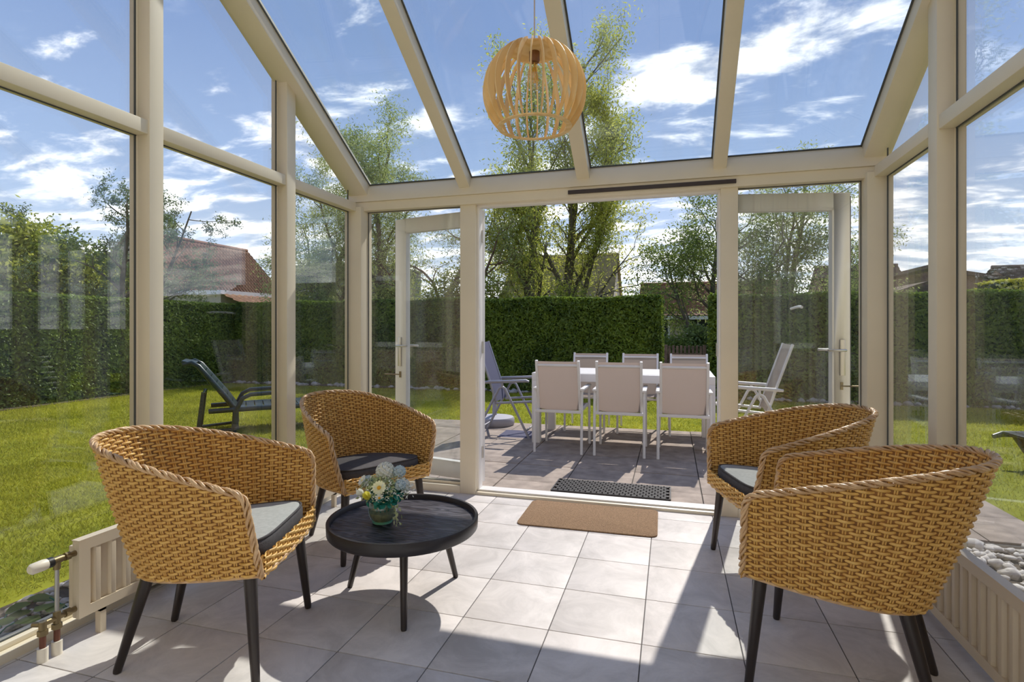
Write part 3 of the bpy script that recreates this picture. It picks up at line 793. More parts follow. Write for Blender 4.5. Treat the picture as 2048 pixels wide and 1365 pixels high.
class Shell:
    xf0, L0, W0, n0 = 0.285, 0.535, 0.272, 2.9
    xf1, L1, W1, n1 = 0.265, 0.685, 0.335, 2.35
    @staticmethod
    def plan(th, xf, L, W, n):
        return xf - L * np.abs(np.cos(th)) ** (2 / n), W * np.sign(np.sin(th)) * np.abs(np.sin(th)) ** (2 / n)
    def __init__(s):
        th = np.linspace(-PI / 2, PI / 2, 4001)
        x, y = s.plan(th, (s.xf0 + s.xf1) / 2, (s.L0 + s.L1) / 2, (s.W0 + s.W1) / 2, 2.6)
        d = np.concatenate([[0], np.cumsum(np.hypot(np.diff(x), np.diff(y)))])
        s.len = d[-1]; s.d = d / d[-1]; s.th = th
    def pt(s, t, v):
        """t, v arrays in [0,1]; returns (...,3)"""
        th = np.interp(t, s.d, s.th)
        x0, y0 = s.plan(th, s.xf0, s.L0, s.W0, s.n0)
        x1, y1 = s.plan(th, s.xf1, s.L1, s.W1, s.n1)
        fr = np.clip((x1 - (s.xf1 - s.L1)) / s.L1, 0, 1)
        zb = 0.338 + 0.045 * fr
        zt = 0.835 - 0.155 * fr ** 1.15
        e = np.clip((np.abs(2 * t - 1) - 0.935) / 0.065, 0, 1)
        zt = zt - 0.055 * (1 - np.sqrt(np.clip(1 - e * e, 0, 1)))
        g = v + 0.16 * v * (1 - v)
        return np.stack([x0 + (x1 - x0) * g, y0 + (y1 - y0) * g, zb + (zt - zb) * v], -1)
    def frame(s, t, v):
        e = 1e-3
        dt = s.pt(np.clip(t + e, 0, 1), v) - s.pt(np.clip(t - e, 0, 1), v)
        dv = s.pt(t, np.clip(v + e, 0, 1)) - s.pt(t, np.clip(v - e, 0, 1))
        n = np.cross(dt, dv); n /= np.linalg.norm(n, axis=-1, keepdims=True) + 1e-12
        u = dv / (np.linalg.norm(dv, axis=-1, keepdims=True) + 1e-12)
        return n, u

def weave(surf, height, pitch, stakes, A=0.0062, th=0.0042, sub=6):
    """rows of rattan at a constant pitch above the bottom edge, in and out of paired stakes; rows stop where the rim falls below them"""
    t = np.linspace(0.002, 0.998, stakes * sub + 1)
    ph = PI * np.arange(stakes * sub + 1) / sub
    parts = []
    span = height(t)
    rows = int(span.max() / pitch)
    for k in range(rows):
        hgt = (k + 0.5) * pitch
        ok = span > hgt + 0.002
        if ok.sum() < 4: continue
        # contiguous runs
        idx = np.where(ok)[0]
        for run in np.split(idx, np.where(np.diff(idx) > 1)[0] + 1):
            if len(run) < 4: continue
            tt = t[run]; vv = hgt / span[run]
            n, u = surf.frame(tt, vv)
            off = A * np.cos(ph[run] + PI * (k % 2))
            cen = surf.pt(tt, vv) + n * off[:, None]
            parts.append(grid_tubes(cen[None], n[None], u[None], th, np.full((1, len(run)), pitch * 0.465), 6))
    ts = t[::sub]; vs = np.linspace(0, 1, 12)
    for dx in (-0.0036, 0.0036):
        T2, V2 = np.meshgrid(ts, vs, indexing='ij')
        n2, u2 = surf.frame(T2, V2)
        side = np.cross(n2, u2)
        parts.append(grid_tubes(surf.pt(T2, V2) + side * dx, n2, side, 0.0030, np.full(T2.shape, 0.0034), 5))
    return merge(parts)

def superell(xc, yc, a, b, n, k=48):
    out = []
    for i in range(k):
        th = 2 * PI * i / k
        c, s = math.cos(th), math.sin(th)
        out.append((xc + a * math.copysign(abs(c) ** (2 / n), c), yc + b * math.copysign(abs(s) ** (2 / n), s)))
    return out

def build_wicker_chair():
    root = thing('wicker_chair', 'x', 'chair', group='wicker tub chairs in the garden room')
    S = Shell()
    V, F = weave(S, lambda t: S.pt(t, np.ones_like(t))[:, 2] - S.pt(t, np.zeros_like(t))[:, 2], 0.0118, 42)
    me = np_mesh('woven_shell', V, F); me.shade_smooth()
    link('woven_shell', me, 'wicker', root, 'stuff')
    Tl, Vl = np.meshgrid(np.linspace(0.003, 0.997, 90), np.linspace(0.01, 0.985, 14), indexing='ij')  # dark sheet added inside the weave, its colour standing in for shaded gaps
    Gl = S.pt(Tl, Vl); il = np.arange(90 * 14).reshape(90, 14)
    nl, _u = S.frame(Tl, Vl)
    Fl = np.stack([il[:-1, :-1], il[1:, :-1], il[1:, 1:], il[:-1, 1:]], -1).reshape(-1, 4)
    me = np_mesh('weave_shade_sheet', np.concatenate([(Gl - nl * 0.0008).reshape(-1, 3), (Gl + nl * 0.0008).reshape(-1, 3)]), np.concatenate([Fl, Fl[:, ::-1] + 90 * 14])); me.shade_smooth()
    link('weave_shade_sheet', me, 'wicker_core', root)
    # plaited rim along the top edge and down both front edges
    tt = np.concatenate([np.zeros(14), np.linspace(0, 1, 260), np.ones(14)])
    vv = np.concatenate([np.linspace(0.0, 0.97, 14), np.ones(260), np.linspace(0.97, 0.0, 14)])
    path = S.pt(tt, vv)
    path = np.concatenate([path[:1]] + [path[1:][np.linalg.norm(np.diff(path, axis=0), axis=1) > 1e-5]])
    dd = np.concatenate([[0], np.cumsum(np.linalg.norm(np.diff(path, axis=0), axis=1))])
    m = int(dd[-1] / 0.006)
    q = np.linspace(0, dd[-1], m)
    P = np.stack([np.interp(q, dd, path[:, k]) for k in range(3)], 1)
    T = np.gradient(P, axis=0); T /= np.linalg.norm(T, axis=1, keepdims=True) + 1e-12
    cvec = P - np.array([0.0, 0, 0.5]); cvec[:, 2] *= 0.3
    n1 = cvec - T * (cvec * T).sum(1, keepdims=True); n1 /= np.linalg.norm(n1, axis=1, keepdims=True) + 1e-12
    n2 = np.cross(T, n1)
    cen, nr, up = [], [], []
    for s in range(5):
        a = q / 0.115 * 2 * PI + s * 2 * PI / 5 + 0.5 * np.sin(q * 23 + s * 2.1)
        off = n1 * np.cos(a)[:, None] + n2 * np.sin(a)[:, None]
        cen.append(P + off * 0.0085); nr.append(off); up.append(np.cross(T, off))
    V, F = grid_tubes(np.array(cen), np.array(nr), np.array(up), 0.0050, np.full((5, m), 0.0058), 6)
    me = np_mesh('plaited_rim', V, F); me.shade_smooth()
    link('plaited_rim', me, 'wicker_rim', root, 'stuff')
    # front apron under the cushion
    class Apron:
        def pt(s, t, v):
            y = (t * 2 - 1) * 0.272
            return np.stack([0.288 + 0.012 * (1 - (y / 0.272) ** 2) + 0 * v, y, 0.372 + 0.085 * v], -1)
        frame = Shell.frame
    V, F = weave(Apron(), lambda t: np.full_like(t, 0.085), 0.0118, 13)
    me = np_mesh('woven_apron', V, F); me.shade_smooth()
    link('woven_apron', me, 'wicker', root, 'stuff')
    # deck under the cushion and bottom hem
    pl = superell(0.0, 0.0, 1, 1, 2.9)
    th = np.linspace(-PI / 2, PI / 2, 40)
    x, y = Shell.plan(th, Shell.xf0, Shell.L0 - 0.008, Shell.W0 - 0.006, Shell.n0)
    poly = [(float(a), float(b)) for a, b in zip(x, y)]
    def zb(xx): return 0.338 + 0.045 * min(1, max(0, (xx + 0.25) / 0.535))
    deck = MB(); nP = len(poly)
    deck.add([(a, b, zb(a) + 0.006) for a, b in poly] + [(a, b, zb(a) + 0.035) for a, b in poly],
             [tuple(range(nP - 1, -1, -1)), tuple(range(nP, 2 * nP))] + [(i, (i + 1) % nP, nP + (i + 1) % nP, nP + i) for i in range(nP)])
    part('seat_deck', deck, 'wicker', root)
    hem = [(a * 1.0, b, zb(a)) for a, b in poly] + [(0.297, 0.14, zb(0.29)), (0.30, 0, zb(0.29)), (0.297, -0.14, zb(0.29))]
    part('bottom_hem', MB().tube(hem, 0.008, 6, closed=True), 'wicker_rim', root, smooth=True)
    # cushion: soft box with a grey top panel
    def cush(rings, mat, name, par):
        mb = MB(); k = 56; vs = []
        for (ins, z) in rings:
            for (px, py) in superell(0.026, 0, 0.254 - ins, 0.260 - ins, 5.0, k):
                tilt = 0.09 * (px - 0.0) + (0.010 * math.cos(min(1, math.hypot((px - 0.03) / 0.25, py / 0.24)) * PI / 2) if ins > 0.03 else 0)
                vs.append((px, py * (0.60 + 0.40 * min(1, (px + 0.25) / 0.30) ** 0.8), z + tilt))
        fs = [tuple(range(k - 1, -1, -1))]
        for i in range(len(rings) - 1):
            for j in range(k):
                l = (j + 1) % k
                fs.append((i * k + j, i * k + l, (i + 1) * k + l, (i + 1) * k + j))
        fs.append(tuple((len(rings) - 1) * k + j for j in range(k)))
        mb.add(vs, fs)
        return part(name, mb, mat, par, smooth=True, angle=50)
    cu = cush([(0.02, 0.385), (0.004, 0.392), (0.0, 0.405), (0.0, 0.448), (0.006, 0.461), (0.02, 0.466)], 'cushion_dark', 'seat_cushion', root)
    cush([(0.010, 0.460), (0.012, 0.4675), (0.03, 0.471), (0.08, 0.474), (0.16, 0.476)], 'cushion_grey', 'cushion_top', cu)
    rim = [(px, py * (0.60 + 0.40 * min(1, (px + 0.25) / 0.30) ** 0.8), 0.4655 + 0.09 * px) for px, py in superell(0.026, 0, 0.248, 0.254, 5.0, 56)]
    part('piping', MB().tube(rim, 0.0042, 6, closed=True), 'cushion_dark', cu, smooth=True)
    for fx, fy, tx, ty in ((0.265, 0.27, 0.232, 0.238), (0.265, -0.27, 0.232, -0.238), (-0.270, 0.18, -0.180, 0.135), (-0.270, -0.18, -0.180, -0.135)):
        part('leg', MB().tube([(fx, fy, 0), (fx + (tx - fx) * 0.02, fy + (ty - fy) * 0.02, 0.008), (tx, ty, 0.35 if fx < 0 else 0.37)], [0.0125, 0.0145, 0.0230], 16), 'leg_dark', root, smooth=True)
    return root

wc = build_wicker_chair()
CH = [((-1.725, 1.78), 17.8, 'wicker tub chair with grey cushion between the coffee table and the radiator valve'),
      ((-1.76, 2.898), -27.4, 'wicker tub chair with charcoal cushion behind the black coffee table'),
      ((0.558, 3.12), 196.0, 'wicker tub chair standing by the open doorway, half hidden by the chair before it'),
      ((0.5985, 2.2525), 161.1, 'nearest wicker tub chair on the right, its woven back against the long radiator')]
for i, (p, a, lab) in enumerate(CH):
    o = wc if i == 0 else copy_tree(wc)
    o.location = (p[0], p[1], 0); o.rotation_euler = (0, 0, math.radians(a)); o['label'] = lab
    if i == 1:
        for ch in o.children:
            if ch.name.startswith('seat_cushion'):
                for g in ch.children:
                    if g.name.startswith('cushion_top'):
                        g.data = g.data.copy(); g.data.materials[0] = MT['cushion_dark']

# ================================================================== COFFEE TABLE
ct = thing('coffee_table', 'round black coffee table with raised rim and three splayed legs', 'table', (-1.193, 2.329, 0), math.radians(0))
part('tray_rim', MB().lathe([(0.318, 0.318), (0.338, 0.320), (0.343, 0.326), (0.345, 0.372), (0.342, 0.376), (0.331, 0.376), (0.328, 0.372), (0.326, 0.349), (0.0, 0.349)], 72), 'table_black', ct, smooth=True)
part('table_top', MB().lathe([(0.0, 0.3495), (0.3255, 0.3495), (0.3255, 0.3515), (0.0, 0.3515)], 64), 'table_top', ct)
part('underframe', MB().lathe([(0.0, 0.300), (0.20, 0.300), (0.205, 0.318), (0.0, 0.318)], 40), 'table_black', ct, smooth=True)
for (fx, fy) in ((0.135, -0.263), (-0.293, 0.011), (0.158, 0.253)):
    part('leg', MB().tube([(fx, fy, 0), (fx * 0.995, fy * 0.995, 0.006), (fx * 0.70, fy * 0.70, 0.32)], [0.011, 0.013, 0.0185], 16), 'leg_dark', ct, smooth=True)

# ================================================================== VASE AND BOUQUET
VX, VY, VZ = -1.279, 2.286, 0.3518
vs_ = thing('vase', 'small round green-tinted glass vase on the coffee table', 'vase', (VX, VY, VZ))
part('glass_bowl', MB().lathe([(0.030, 0.0), (0.046, 0.004), (0.060, 0.028), (0.066, 0.055), (0.063, 0.085), (0.060, 0.100), (0.0575, 0.100), (0.060, 0.085), (0.063, 0.055), (0.057, 0.030), (0.043, 0.010), (0.0, 0.010)], 40), 'vase_green', vs_, smooth=True)
part('filling', MB().lathe([(0.0, 0.0115), (0.042, 0.0115), (0.0565, 0.031), (0.0615, 0.052), (0.0, 0.055)], 32), 'vase_fill', vs_, smooth=True)
part('glass_foot', MB().lathe([(0.032, 0.0002), (0.046, 0.003), (0.0475, 0.012), (0.040, 0.0135), (0.0, 0.0135)], 32), 'vase_bottom', vs_, smooth=True)

def petal(mb, c, d, n, l, w, curl=0.3, cup=0.2):
    """one petal as a curved 3 x 4 patch from point c along d, facing n"""
    d = Vector(d).normalized(); n = Vector(n); n = (n - d * n.dot(d)).normalized(); s = d.cross(n)
    vs = []; prof = (0.35, 0.85, 1.0, 0.35)
    for i, t in enumerate((0.0, 0.4, 0.75, 1.0)):
        base = Vector(c) + d * (l * t) + n * (curl * l * t * t)
        for k in (-1, 0, 1):
            vs.append(base + s * (k * w * prof[i] / 2) + n * (cup * w * abs(k) * prof[i]))
    fs = [(i * 3 + k, i * 3 + k + 1, (i + 1) * 3 + k + 1, (i + 1) * 3 + k) for i in range(3) for k in range(2)]
    mb.add(vs, fs)

bq = thing('bouquet', 'artificial bouquet of white, yellow and blue flowers with teal leaves', 'flowers', (VX, VY, VZ + 0.06))
rq = random.Random(21)
def axes(n):
    n = Vector(n).normalized(); a = n.orthogonal().normalized(); return n, a, n.cross(a)
st = MB()
CAMD = Vector((0.49, -0.87, 0.25))
def bloom_daisy(p, n, R, mat, cmat, np_=14):
    n, a, b = axes(n); mb = MB()
    for k in range(np_):
        t = 2 * PI * k / np_
        d = a * math.cos(t) + b * math.sin(t)
        petal(mb, Vector(p) + d * R * 0.2, d, n, R * 0.85, R * 0.42, 0.12, 0.08)
    o = part('daisy', mb, mat, bq, smooth=True)
    c = MB().ell((0, 0, 0), R * 0.3, R * 0.3, R * 0.16, 12, 6)
    co = part('flower_centre', c, cmat, o, smooth=True)
    co.rotation_euler = n.to_track_quat('Z', 'Y').to_euler(); co.location = Vector(p) + n * R * 0.08
def bloom_ball(name, p, R, mat, k, l):
    mb = MB()
    for i in range(k):
        z = 1 - 1.7 * (i + 0.5) / k; t = i * 2.39996; r = math.sqrt(max(0, 1 - z * z))
        d = Vector((r * math.cos(t), r * math.sin(t), z)); n, a, b = axes(d)
        for q in range(4):
            tt = q * PI / 2 + i
            e = a * math.cos(tt) + b * math.sin(tt)
            petal(mb, Vector(p) + d * R * 0.9, (e * 0.9 + d * 0.35), d, l, l * 0.8, 0.1, 0.1)
    part(name, mb, mat, bq, smooth=True)
def bloom_tulip(p, n, R, mat):
    n, a, b = axes(n); mb = MB()
    for ring in (0, 1):
        for k in range(3):
            t = 2 * PI * (k + ring * 0.5) / 3
            d = a * math.cos(t) + b * math.sin(t)
            petal(mb, Vector(p) + d * R * 0.25, n + d * 0.55, -d, R * 2.1, R * 1.3, 0.18, 0.12)
    part('tulip', mb, mat, bq, smooth=True)
bloom_ball('hydrangea', (-0.005, 0.035, 0.165), 0.042, 'petal_white', 60, 0.013)
bloom_ball('hydrangea', (0.085, 0.030, 0.105), 0.034, 'petal_white', 48, 0.012)
bloom_ball('blue_bloom', (0.060, 0.050, 0.165), 0.026, 'petal_blue', 34, 0.012)
bloom_ball('blue_bloom', (-0.085, 0.020, 0.115), 0.026, 'petal_blue', 34, 0.012)
bloom_ball('blue_bloom', (0.095, -0.010, 0.120), 0.022, 'petal_blue', 30, 0.011)
bloom_daisy((0.030, -0.085, 0.125), (0.25, -0.85, 0.45), 0.030, 'petal_pale', 'petal_center')
bloom_daisy((0.040, -0.100, 0.085), (0.35, -0.9, 0.1), 0.019, 'petal_white', 'petal_center', 10)
bloom_tulip((-0.010, -0.105, 0.080), (0.1, -0.7, 0.6), 0.019, 'petal_yellow')
bloom_tulip((-0.045, -0.090, 0.090), (-0.2, -0.7, 0.5), 0.017, 'petal_white')
bloom_daisy((-0.070, -0.060, 0.145), (-0.5, -0.6, 0.6), 0.024, 'petal_white', 'petal_pale', 12)
for k in range(20):
    t = rq.uniform(-0.6, 1.3) - 0.9; el = rq.uniform(-0.35, 0.5)
    d = Vector((math.cos(t) * math.cos(el), math.sin(t) * math.cos(el), math.sin(el)))
    p = Vector((0.02, -0.02, 0.075)) + d * rq.uniform(0.03, 0.055)
    mb = MB()
    for q in (-0.7, 0, 0.7):
        n, a, b = axes(d)
        petal(mb, p, d + a * q, Vector((0, 0, 1)) + d * 0.3, rq.uniform(0.035, 0.05), 0.026, -0.15, 0.1)
    part('leaf', mb, 'leaf_teal', bq, smooth=True)
rg = np.random.default_rng(8)
def sprig_cloud(n, c, r, l, w, mat, name):
    D = rg.normal(size=(n, 3)); D /= np.linalg.norm(D, axis=1, keepdims=True)
    D[:, 2] = np.abs(D[:, 2]) * 0.9 - 0.15
    P = np.array(c) + D * np.array(r) * rg.uniform(0.55, 1.05, (n, 1))
    leaf_part(name, rg, P, l, w, mat, bq)
sprig_cloud(700, (0, 0, 0.08), (0.120, 0.105, 0.105), 0.010, 0.0045, 'leaf_sage', 'sprigs')
sprig_cloud(300, (0.02, -0.01, 0.085), (0.145, 0.11, 0.10), 0.008, 0.0035, 'petal_white', 'white_sprigs')
sprig_cloud(200, (0.0, 0.0, 0.05), (0.08, 0.08, 0.06), 0.014, 0.006, 'leaf_teal', 'filler_leaves')
# hanging sprig on the right and stems going down into the vase
tr = [Vector((0.06, -0.05, 0.06)), Vector((0.095, -0.06, 0.035)), Vector((0.105, -0.065, 0.0)), Vector((0.108, -0.065, -0.035))]
part('trailing_stem', MB().tube(tr, 0.0018, 5), 'leaf_sage', bq, smooth=True)
P = np.array([np.array(tr[i]) + (np.array(tr[i + 1]) - np.array(tr[i])) * f for i in range(3) for f in np.linspace(0, 1, 16)]) + rg.normal(size=(48, 3)) * 0.010
leaf_part('trailing_leaves', rg, P, 0.010, 0.005, 'leaf_sage', bq)
for k in range(9):
    a = 2 * PI * k / 9
    part('stem', MB().tube([(0.022 * math.cos(a), 0.022 * math.sin(a), -0.04), (0.035 * math.cos(a), 0.035 * math.sin(a), 0.03), (0.06 * math.cos(a), 0.06 * math.sin(a), 0.10)], 0.0028, 6), 'leaf_teal', bq, smooth=True)

# ================================================================== PENDANT LAMP
pl_ = thing('pendant_lamp', 'globe pendant lamp of curved plywood ribs with a clear bulb', 'lamp', (-0.522, 2.139, 2.017))
def rib_mesh():
    # crescent in the radial x-z plane; z up from the bottom ring
    Ro = 0.206; zc = 0.171
    outer = []; inner = []
    for i in range(19):
        t = i / 18
        a = math.radians(-45 + t * (45 + 64))
        outer.append((Ro * math.cos(a), zc + Ro * 0.97 * math.sin(a)))
        w = 0.011 + 0.016 * math.sin(PI * min(1, t * 1.02)) ** 0.8
        inner.append(((Ro - w) * math.cos(a), zc + (Ro - w) * 0.97 * math.sin(a)))
    poly = outer + inner[::-1]
    n = len(outer); mb = MB(); th = 0.0022
    vs = [(x, -th, z) for x, z in outer] + [(x, -th, z) for x, z in inner] + [(x, th, z) for x, z in outer] + [(x, th, z) for x, z in inner]
    fs = []
    for i in range(n - 1):
        fs += [(i, i + 1, n + i + 1, n + i), (2 * n + i + 1, 2 * n + i, 3 * n + i, 3 * n + i + 1), (i + 1, i, 2 * n + i, 2 * n + i + 1), (n + i, n + i + 1, 3 * n + i + 1, 3 * n + i)]
    fs += [(0, n, 3 * n, 2 * n), (n - 1, 3 * n - 1, 4 * n - 1, 2 * n - 1)]
    mb.add(vs, fs)
    return mb.mesh('rib')
rm = rib_mesh()
for k in range(26):
    o = link('rib', rm, 'plywood', pl_); o.rotation_euler = (0, 0, 2 * PI * k / 26 + 0.05)
part('bottom_ring', MB().lathe([(0.128, 0.029), (0.148, 0.029), (0.148, 0.034), (0.128, 0.034), (0.128, 0.029)], 48), 'plywood', pl_)
part('top_disc', MB().lathe([(0.012, 0.331), (0.098, 0.331), (0.098, 0.336), (0.012, 0.336), (0.012, 0.331)], 40), 'plywood', pl_)
sk = part('bulb_socket', MB().lathe([(0.0, 0.351), (0.016, 0.349), (0.021, 0.341), (0.021, 0.297), (0.018, 0.291), (0.0, 0.291)], 24), 'socket', pl_, smooth=True)
bl = part('bulb', MB().lathe([(0.013, 0.293), (0.014, 0.279), (0.022, 0.265), (0.036, 0.241), (0.040, 0.221), (0.036, 0.201), (0.022, 0.186), (0.0, 0.181)], 28), 'bulb', pl_, smooth=True)
fm = MB()
for k in range(6):
    a = 2 * PI * k / 6; b = a + PI / 6
    fm.tube([(0.006 * math.cos(a), 0.006 * math.sin(a), 0.269), (0.016 * math.cos(a), 0.016 * math.sin(a), 0.214), (0.016 * math.cos(b), 0.016 * math.sin(b), 0.214), (0.006 * math.cos(b), 0.006 * math.sin(b), 0.269)], 0.0014, 5)
part('filament', fm.cyl((0, 0, 0.209), (0, 0, 0.289), 0.003, n=8), 'filament', bl)
part('cord', MB().cyl((0, 0, 0.345), (0, 0, zroof(2.139) - 2.017 - 0.03), 0.0028, n=8), 'cord', pl_, smooth=True)
part('ceiling_rose', MB().cyl((0, 0, zroof(2.139) - 2.017 - 0.06), (0.0, 0, zroof(2.139) - 2.017 + 0.0), 0.03, 0.045, n=20), 'white_plastic', pl_, smooth=True)

# ================================================================== MATS AND RAIL
def rounded_rect(x0, x1, y0, y1, r, k=6):
    out = []
    for cx_, cy_, a0 in ((x1 - r, y1 - r, 0), (x0 + r, y1 - r, 90), (x0 + r, y0 + r, 180), (x1 - r, y0 + r, 270)):
        for i in range(k + 1):
            a = math.radians(a0 + 90 * i / k); out.append((cx_ + r * math.cos(a), cy_ + r * math.sin(a)))
    return out
dm = part('doormat', MB().prism(rounded_rect(-0.435, 0.435, -0.25, 0.25, 0.045), lambda u, v, t: (u, v, t), 0.0005, 0.009), 'mat_tan', None, bevel=0.002)
dm.location = (-0.515, 3.632, 0); dm.rotation_euler = (0, 0, math.radians(0.8))
tag(dm, 'tan coir doormat on the tiles inside the doorway', 'mat')
rmat = thing('rubber_mat', 'black rubber ring mat on the slabs outside the doorway', 'mat', (-0.455, 4.435, GZ + 0.003))
mb = MB()
cw, chh = 0.0435, 0.0415
for i in range(20):
    for j in range(8):
        cx_ = (i - 9.5) * cw + (cw / 4 if j % 2 else -cw / 4); cy_ = (j - 3.5) * chh
        ro, ri, k = 0.0188, 0.0045, 8
        vs = []
        for z in (0.0, 0.014):
            for r in (ro, ri):
                for q in range(k):
                    a = 2 * PI * q / k + PI / 8
                    vs.append((cx_ + r * 1.06 * math.cos(a), cy_ + r * math.sin(a), z))
        fs = []
        for q in range(k):
            p = (q + 1) % k
            fs += [(q, p, 2 * k + p, 2 * k + q), (k + p, k + q, 3 * k + q, 3 * k + p), (2 * k + q, 2 * k + p, 3 * k + p, 3 * k + q), (p, q, k + q, k + p)]
        mb.add(vs, fs)
part('rubber_rings', mb, 'rubber', rmat, kind='stuff')
part('edge_strip', MB().box(-0.452, 0.452, -0.174, -0.166, 0, 0.012).box(-0.452, 0.452, 0.166, 0.174, 0, 0.012).box(-0.456, -0.446, -0.17, 0.17, 0, 0.012).box(0.446, 0.456, -0.17, 0.17, 0, 0.012), 'rubber', rmat)
br = part('screen_rail', MB().box(-0.70, 0.41, YF - 0.038, YF - 0.0205, 2.196, 2.222), 'bar_black', None, bevel=0.002)
tag(br, 'thin dark brown rail fixed to the cream lintel', 'rail')

# ================================================================== RADIATORS
def radiator(name, label, X, sgn, y0, y1, z0, z1, feet):
    """flat panel radiator; sgn +1: front faces +x"""
    r = thing(name, label, 'radiator', (X, (y0 + y1) / 2, 0))
    L = (y1 - y0) / 2
    def bx(mb, a, b, *q): return mb.box(min(a, b), max(a, b), *q)
    body = MB(); bx(body, -sgn * 0.028, -sgn * 0.004, -L, L, z0, z1)
    part('panel', body, 'radiator', r, bevel=0.006)
    rear = MB(); bx(rear, -sgn * 0.075, -sgn * 0.050, -L + 0.02, L - 0.02, z0 + 0.02, z1 - 0.03)
    part('rear_panel', rear, 'radiator', r, bevel=0.006)
    rim = MB()
    for (a, b, c, d) in ((-L, L, z1 - 0.040, z1), (-L, L, z0, z0 + 0.040), (-L, -L + 0.045, z0 + 0.040, z1 - 0.040), (L - 0.045, L, z0 + 0.040, z1 - 0.040)):
        bx(rim, -sgn * 0.006, sgn * 0.010, a, b, c, d)
    part('front_border', rim, 'radiator', r)
    n = int((2 * L - 0.09) / 0.0625); pitch = (2 * L - 0.09) / n
    prof = [(-0.018, -0.004), (-0.010, 0.0085), (0.010, 0.0085), (0.018, -0.004)]
    me = MB().prism([(u, sgn * v) for u, v in prof], lambda u, v, t: (v, u, t), z0 + 0.030, z1 - 0.030).mesh('rib', bevel=0.002)
    for i in range(n):
        o = link('rib', me, 'radiator', r); o.location = (0, -L + 0.045 + (i + 0.5) * pitch, 0)
    gr = MB(); bx(gr, -sgn * 0.030, sgn * 0.010, -L, L, z1, z1 + 0.004)
    part('top_grille', gr, 'radiator', r)
    for fy in feet:
        f = MB(); bx(f, -sgn * 0.022, sgn * 0.006, fy - 0.012, fy + 0.012, 0.0, z0 + 0.01); bx(f, -sgn * 0.07, sgn * 0.006, fy - 0.012, fy + 0.012, z0 - 0.012, z0 + 0.012)
        part('foot', f, 'radiator', r)
    return r
ra = radiator('radiator', 'long cream panel radiator low along the left glass wall', -2.25, 1, 1.62, 3.46, 0.10, 0.405, (-0.82, 0.0, 0.82))
# valve, pipes and covers at its near end (local coordinates: end at y = -0.92)
E_ = -0.92
hx = 0.03
part('valve_tail', MB().tube([(-0.01, E_ + 0.02, 0.36), (-0.01, E_ - 0.055, 0.36)], 0.011, 12).tube([(-0.01, E_ - 0.022, 0.36), (-0.01, E_ - 0.040, 0.36)], 0.016, 8), 'brass', ra, smooth=True)
vb = part('valve_body', MB().tube([(-0.01, E_ - 0.050, 0.36), (-0.01, E_ - 0.085, 0.36)], 0.014, 12).tube([(-0.01, E_ - 0.068, 0.362), (-0.01, E_ - 0.068, 0.325)], 0.012, 12), 'brass', ra, smooth=True)
part('valve_collar', MB().tube([(-0.01, E_ - 0.085, 0.36), (-0.01, E_ - 0.105, 0.36)], 0.019, 16), 'black_plastic', vb, smooth=True)
part('valve_knob', MB().tube([(-0.01, E_ - 0.105, 0.36), (-0.01, E_ - 0.115, 0.36), (-0.01, E_ - 0.155, 0.36), (-0.01, E_ - 0.163, 0.36)], [0.019, 0.021, 0.020, 0.014], 18), 'white_plastic', vb, smooth=True)
part('supply_pipe', MB().cyl((-0.01, E_ - 0.068, 0.345), (-0.01, E_ - 0.068, 0.16), 0.0075, n=12), 'pipe_steel', ra, smooth=True)
part('lower_valve', MB().tube([(-0.01, E_ + 0.02, 0.140), (-0.01, E_ - 0.115, 0.140)], 0.011, 10).tube([(-0.01, E_ - 0.02, 0.140), (-0.01, E_ - 0.04, 0.140)], 0.016, 8).tube([(-0.01, E_ - 0.068, 0.165), (-0.01, E_ - 0.068, 0.105)], 0.013, 10)
     .tube([(-0.01, E_ - 0.118, 0.150), (-0.01, E_ - 0.118, 0.100)], 0.013, 10).tube([(-0.01, E_ - 0.118, 0.138), (-0.045, E_ - 0.128, 0.138)], 0.010, 8), 'brass', ra, smooth=True)
for dy in (-0.068, -0.118):
    part('pipe_nut', MB().tube([(-0.01, E_ + dy, 0.118), (-0.01, E_ + dy, 0.098)], 0.017, 6), 'brass', ra)
    part('floor_pipe', MB().cyl((-0.01, E_ + dy, 0.10), (-0.01, E_ + dy, 0.0), 0.0105, n=14), 'pipe_brown', ra, smooth=True)
    part('pipe_cover', MB().lathe([(0.0105, 0.0), (0.0175, 0.0), (0.0175, 0.052), (0.0105, 0.052)], 18, (-0.01, E_ + dy, 0)), 'white_plastic', ra, smooth=True)
rb = radiator('radiator', 'long beige panel radiator below the right glass wall', 1.06, -1, 0.75, 3.05, 0.055, 0.395, (-1.0, 0.0, 1.0))

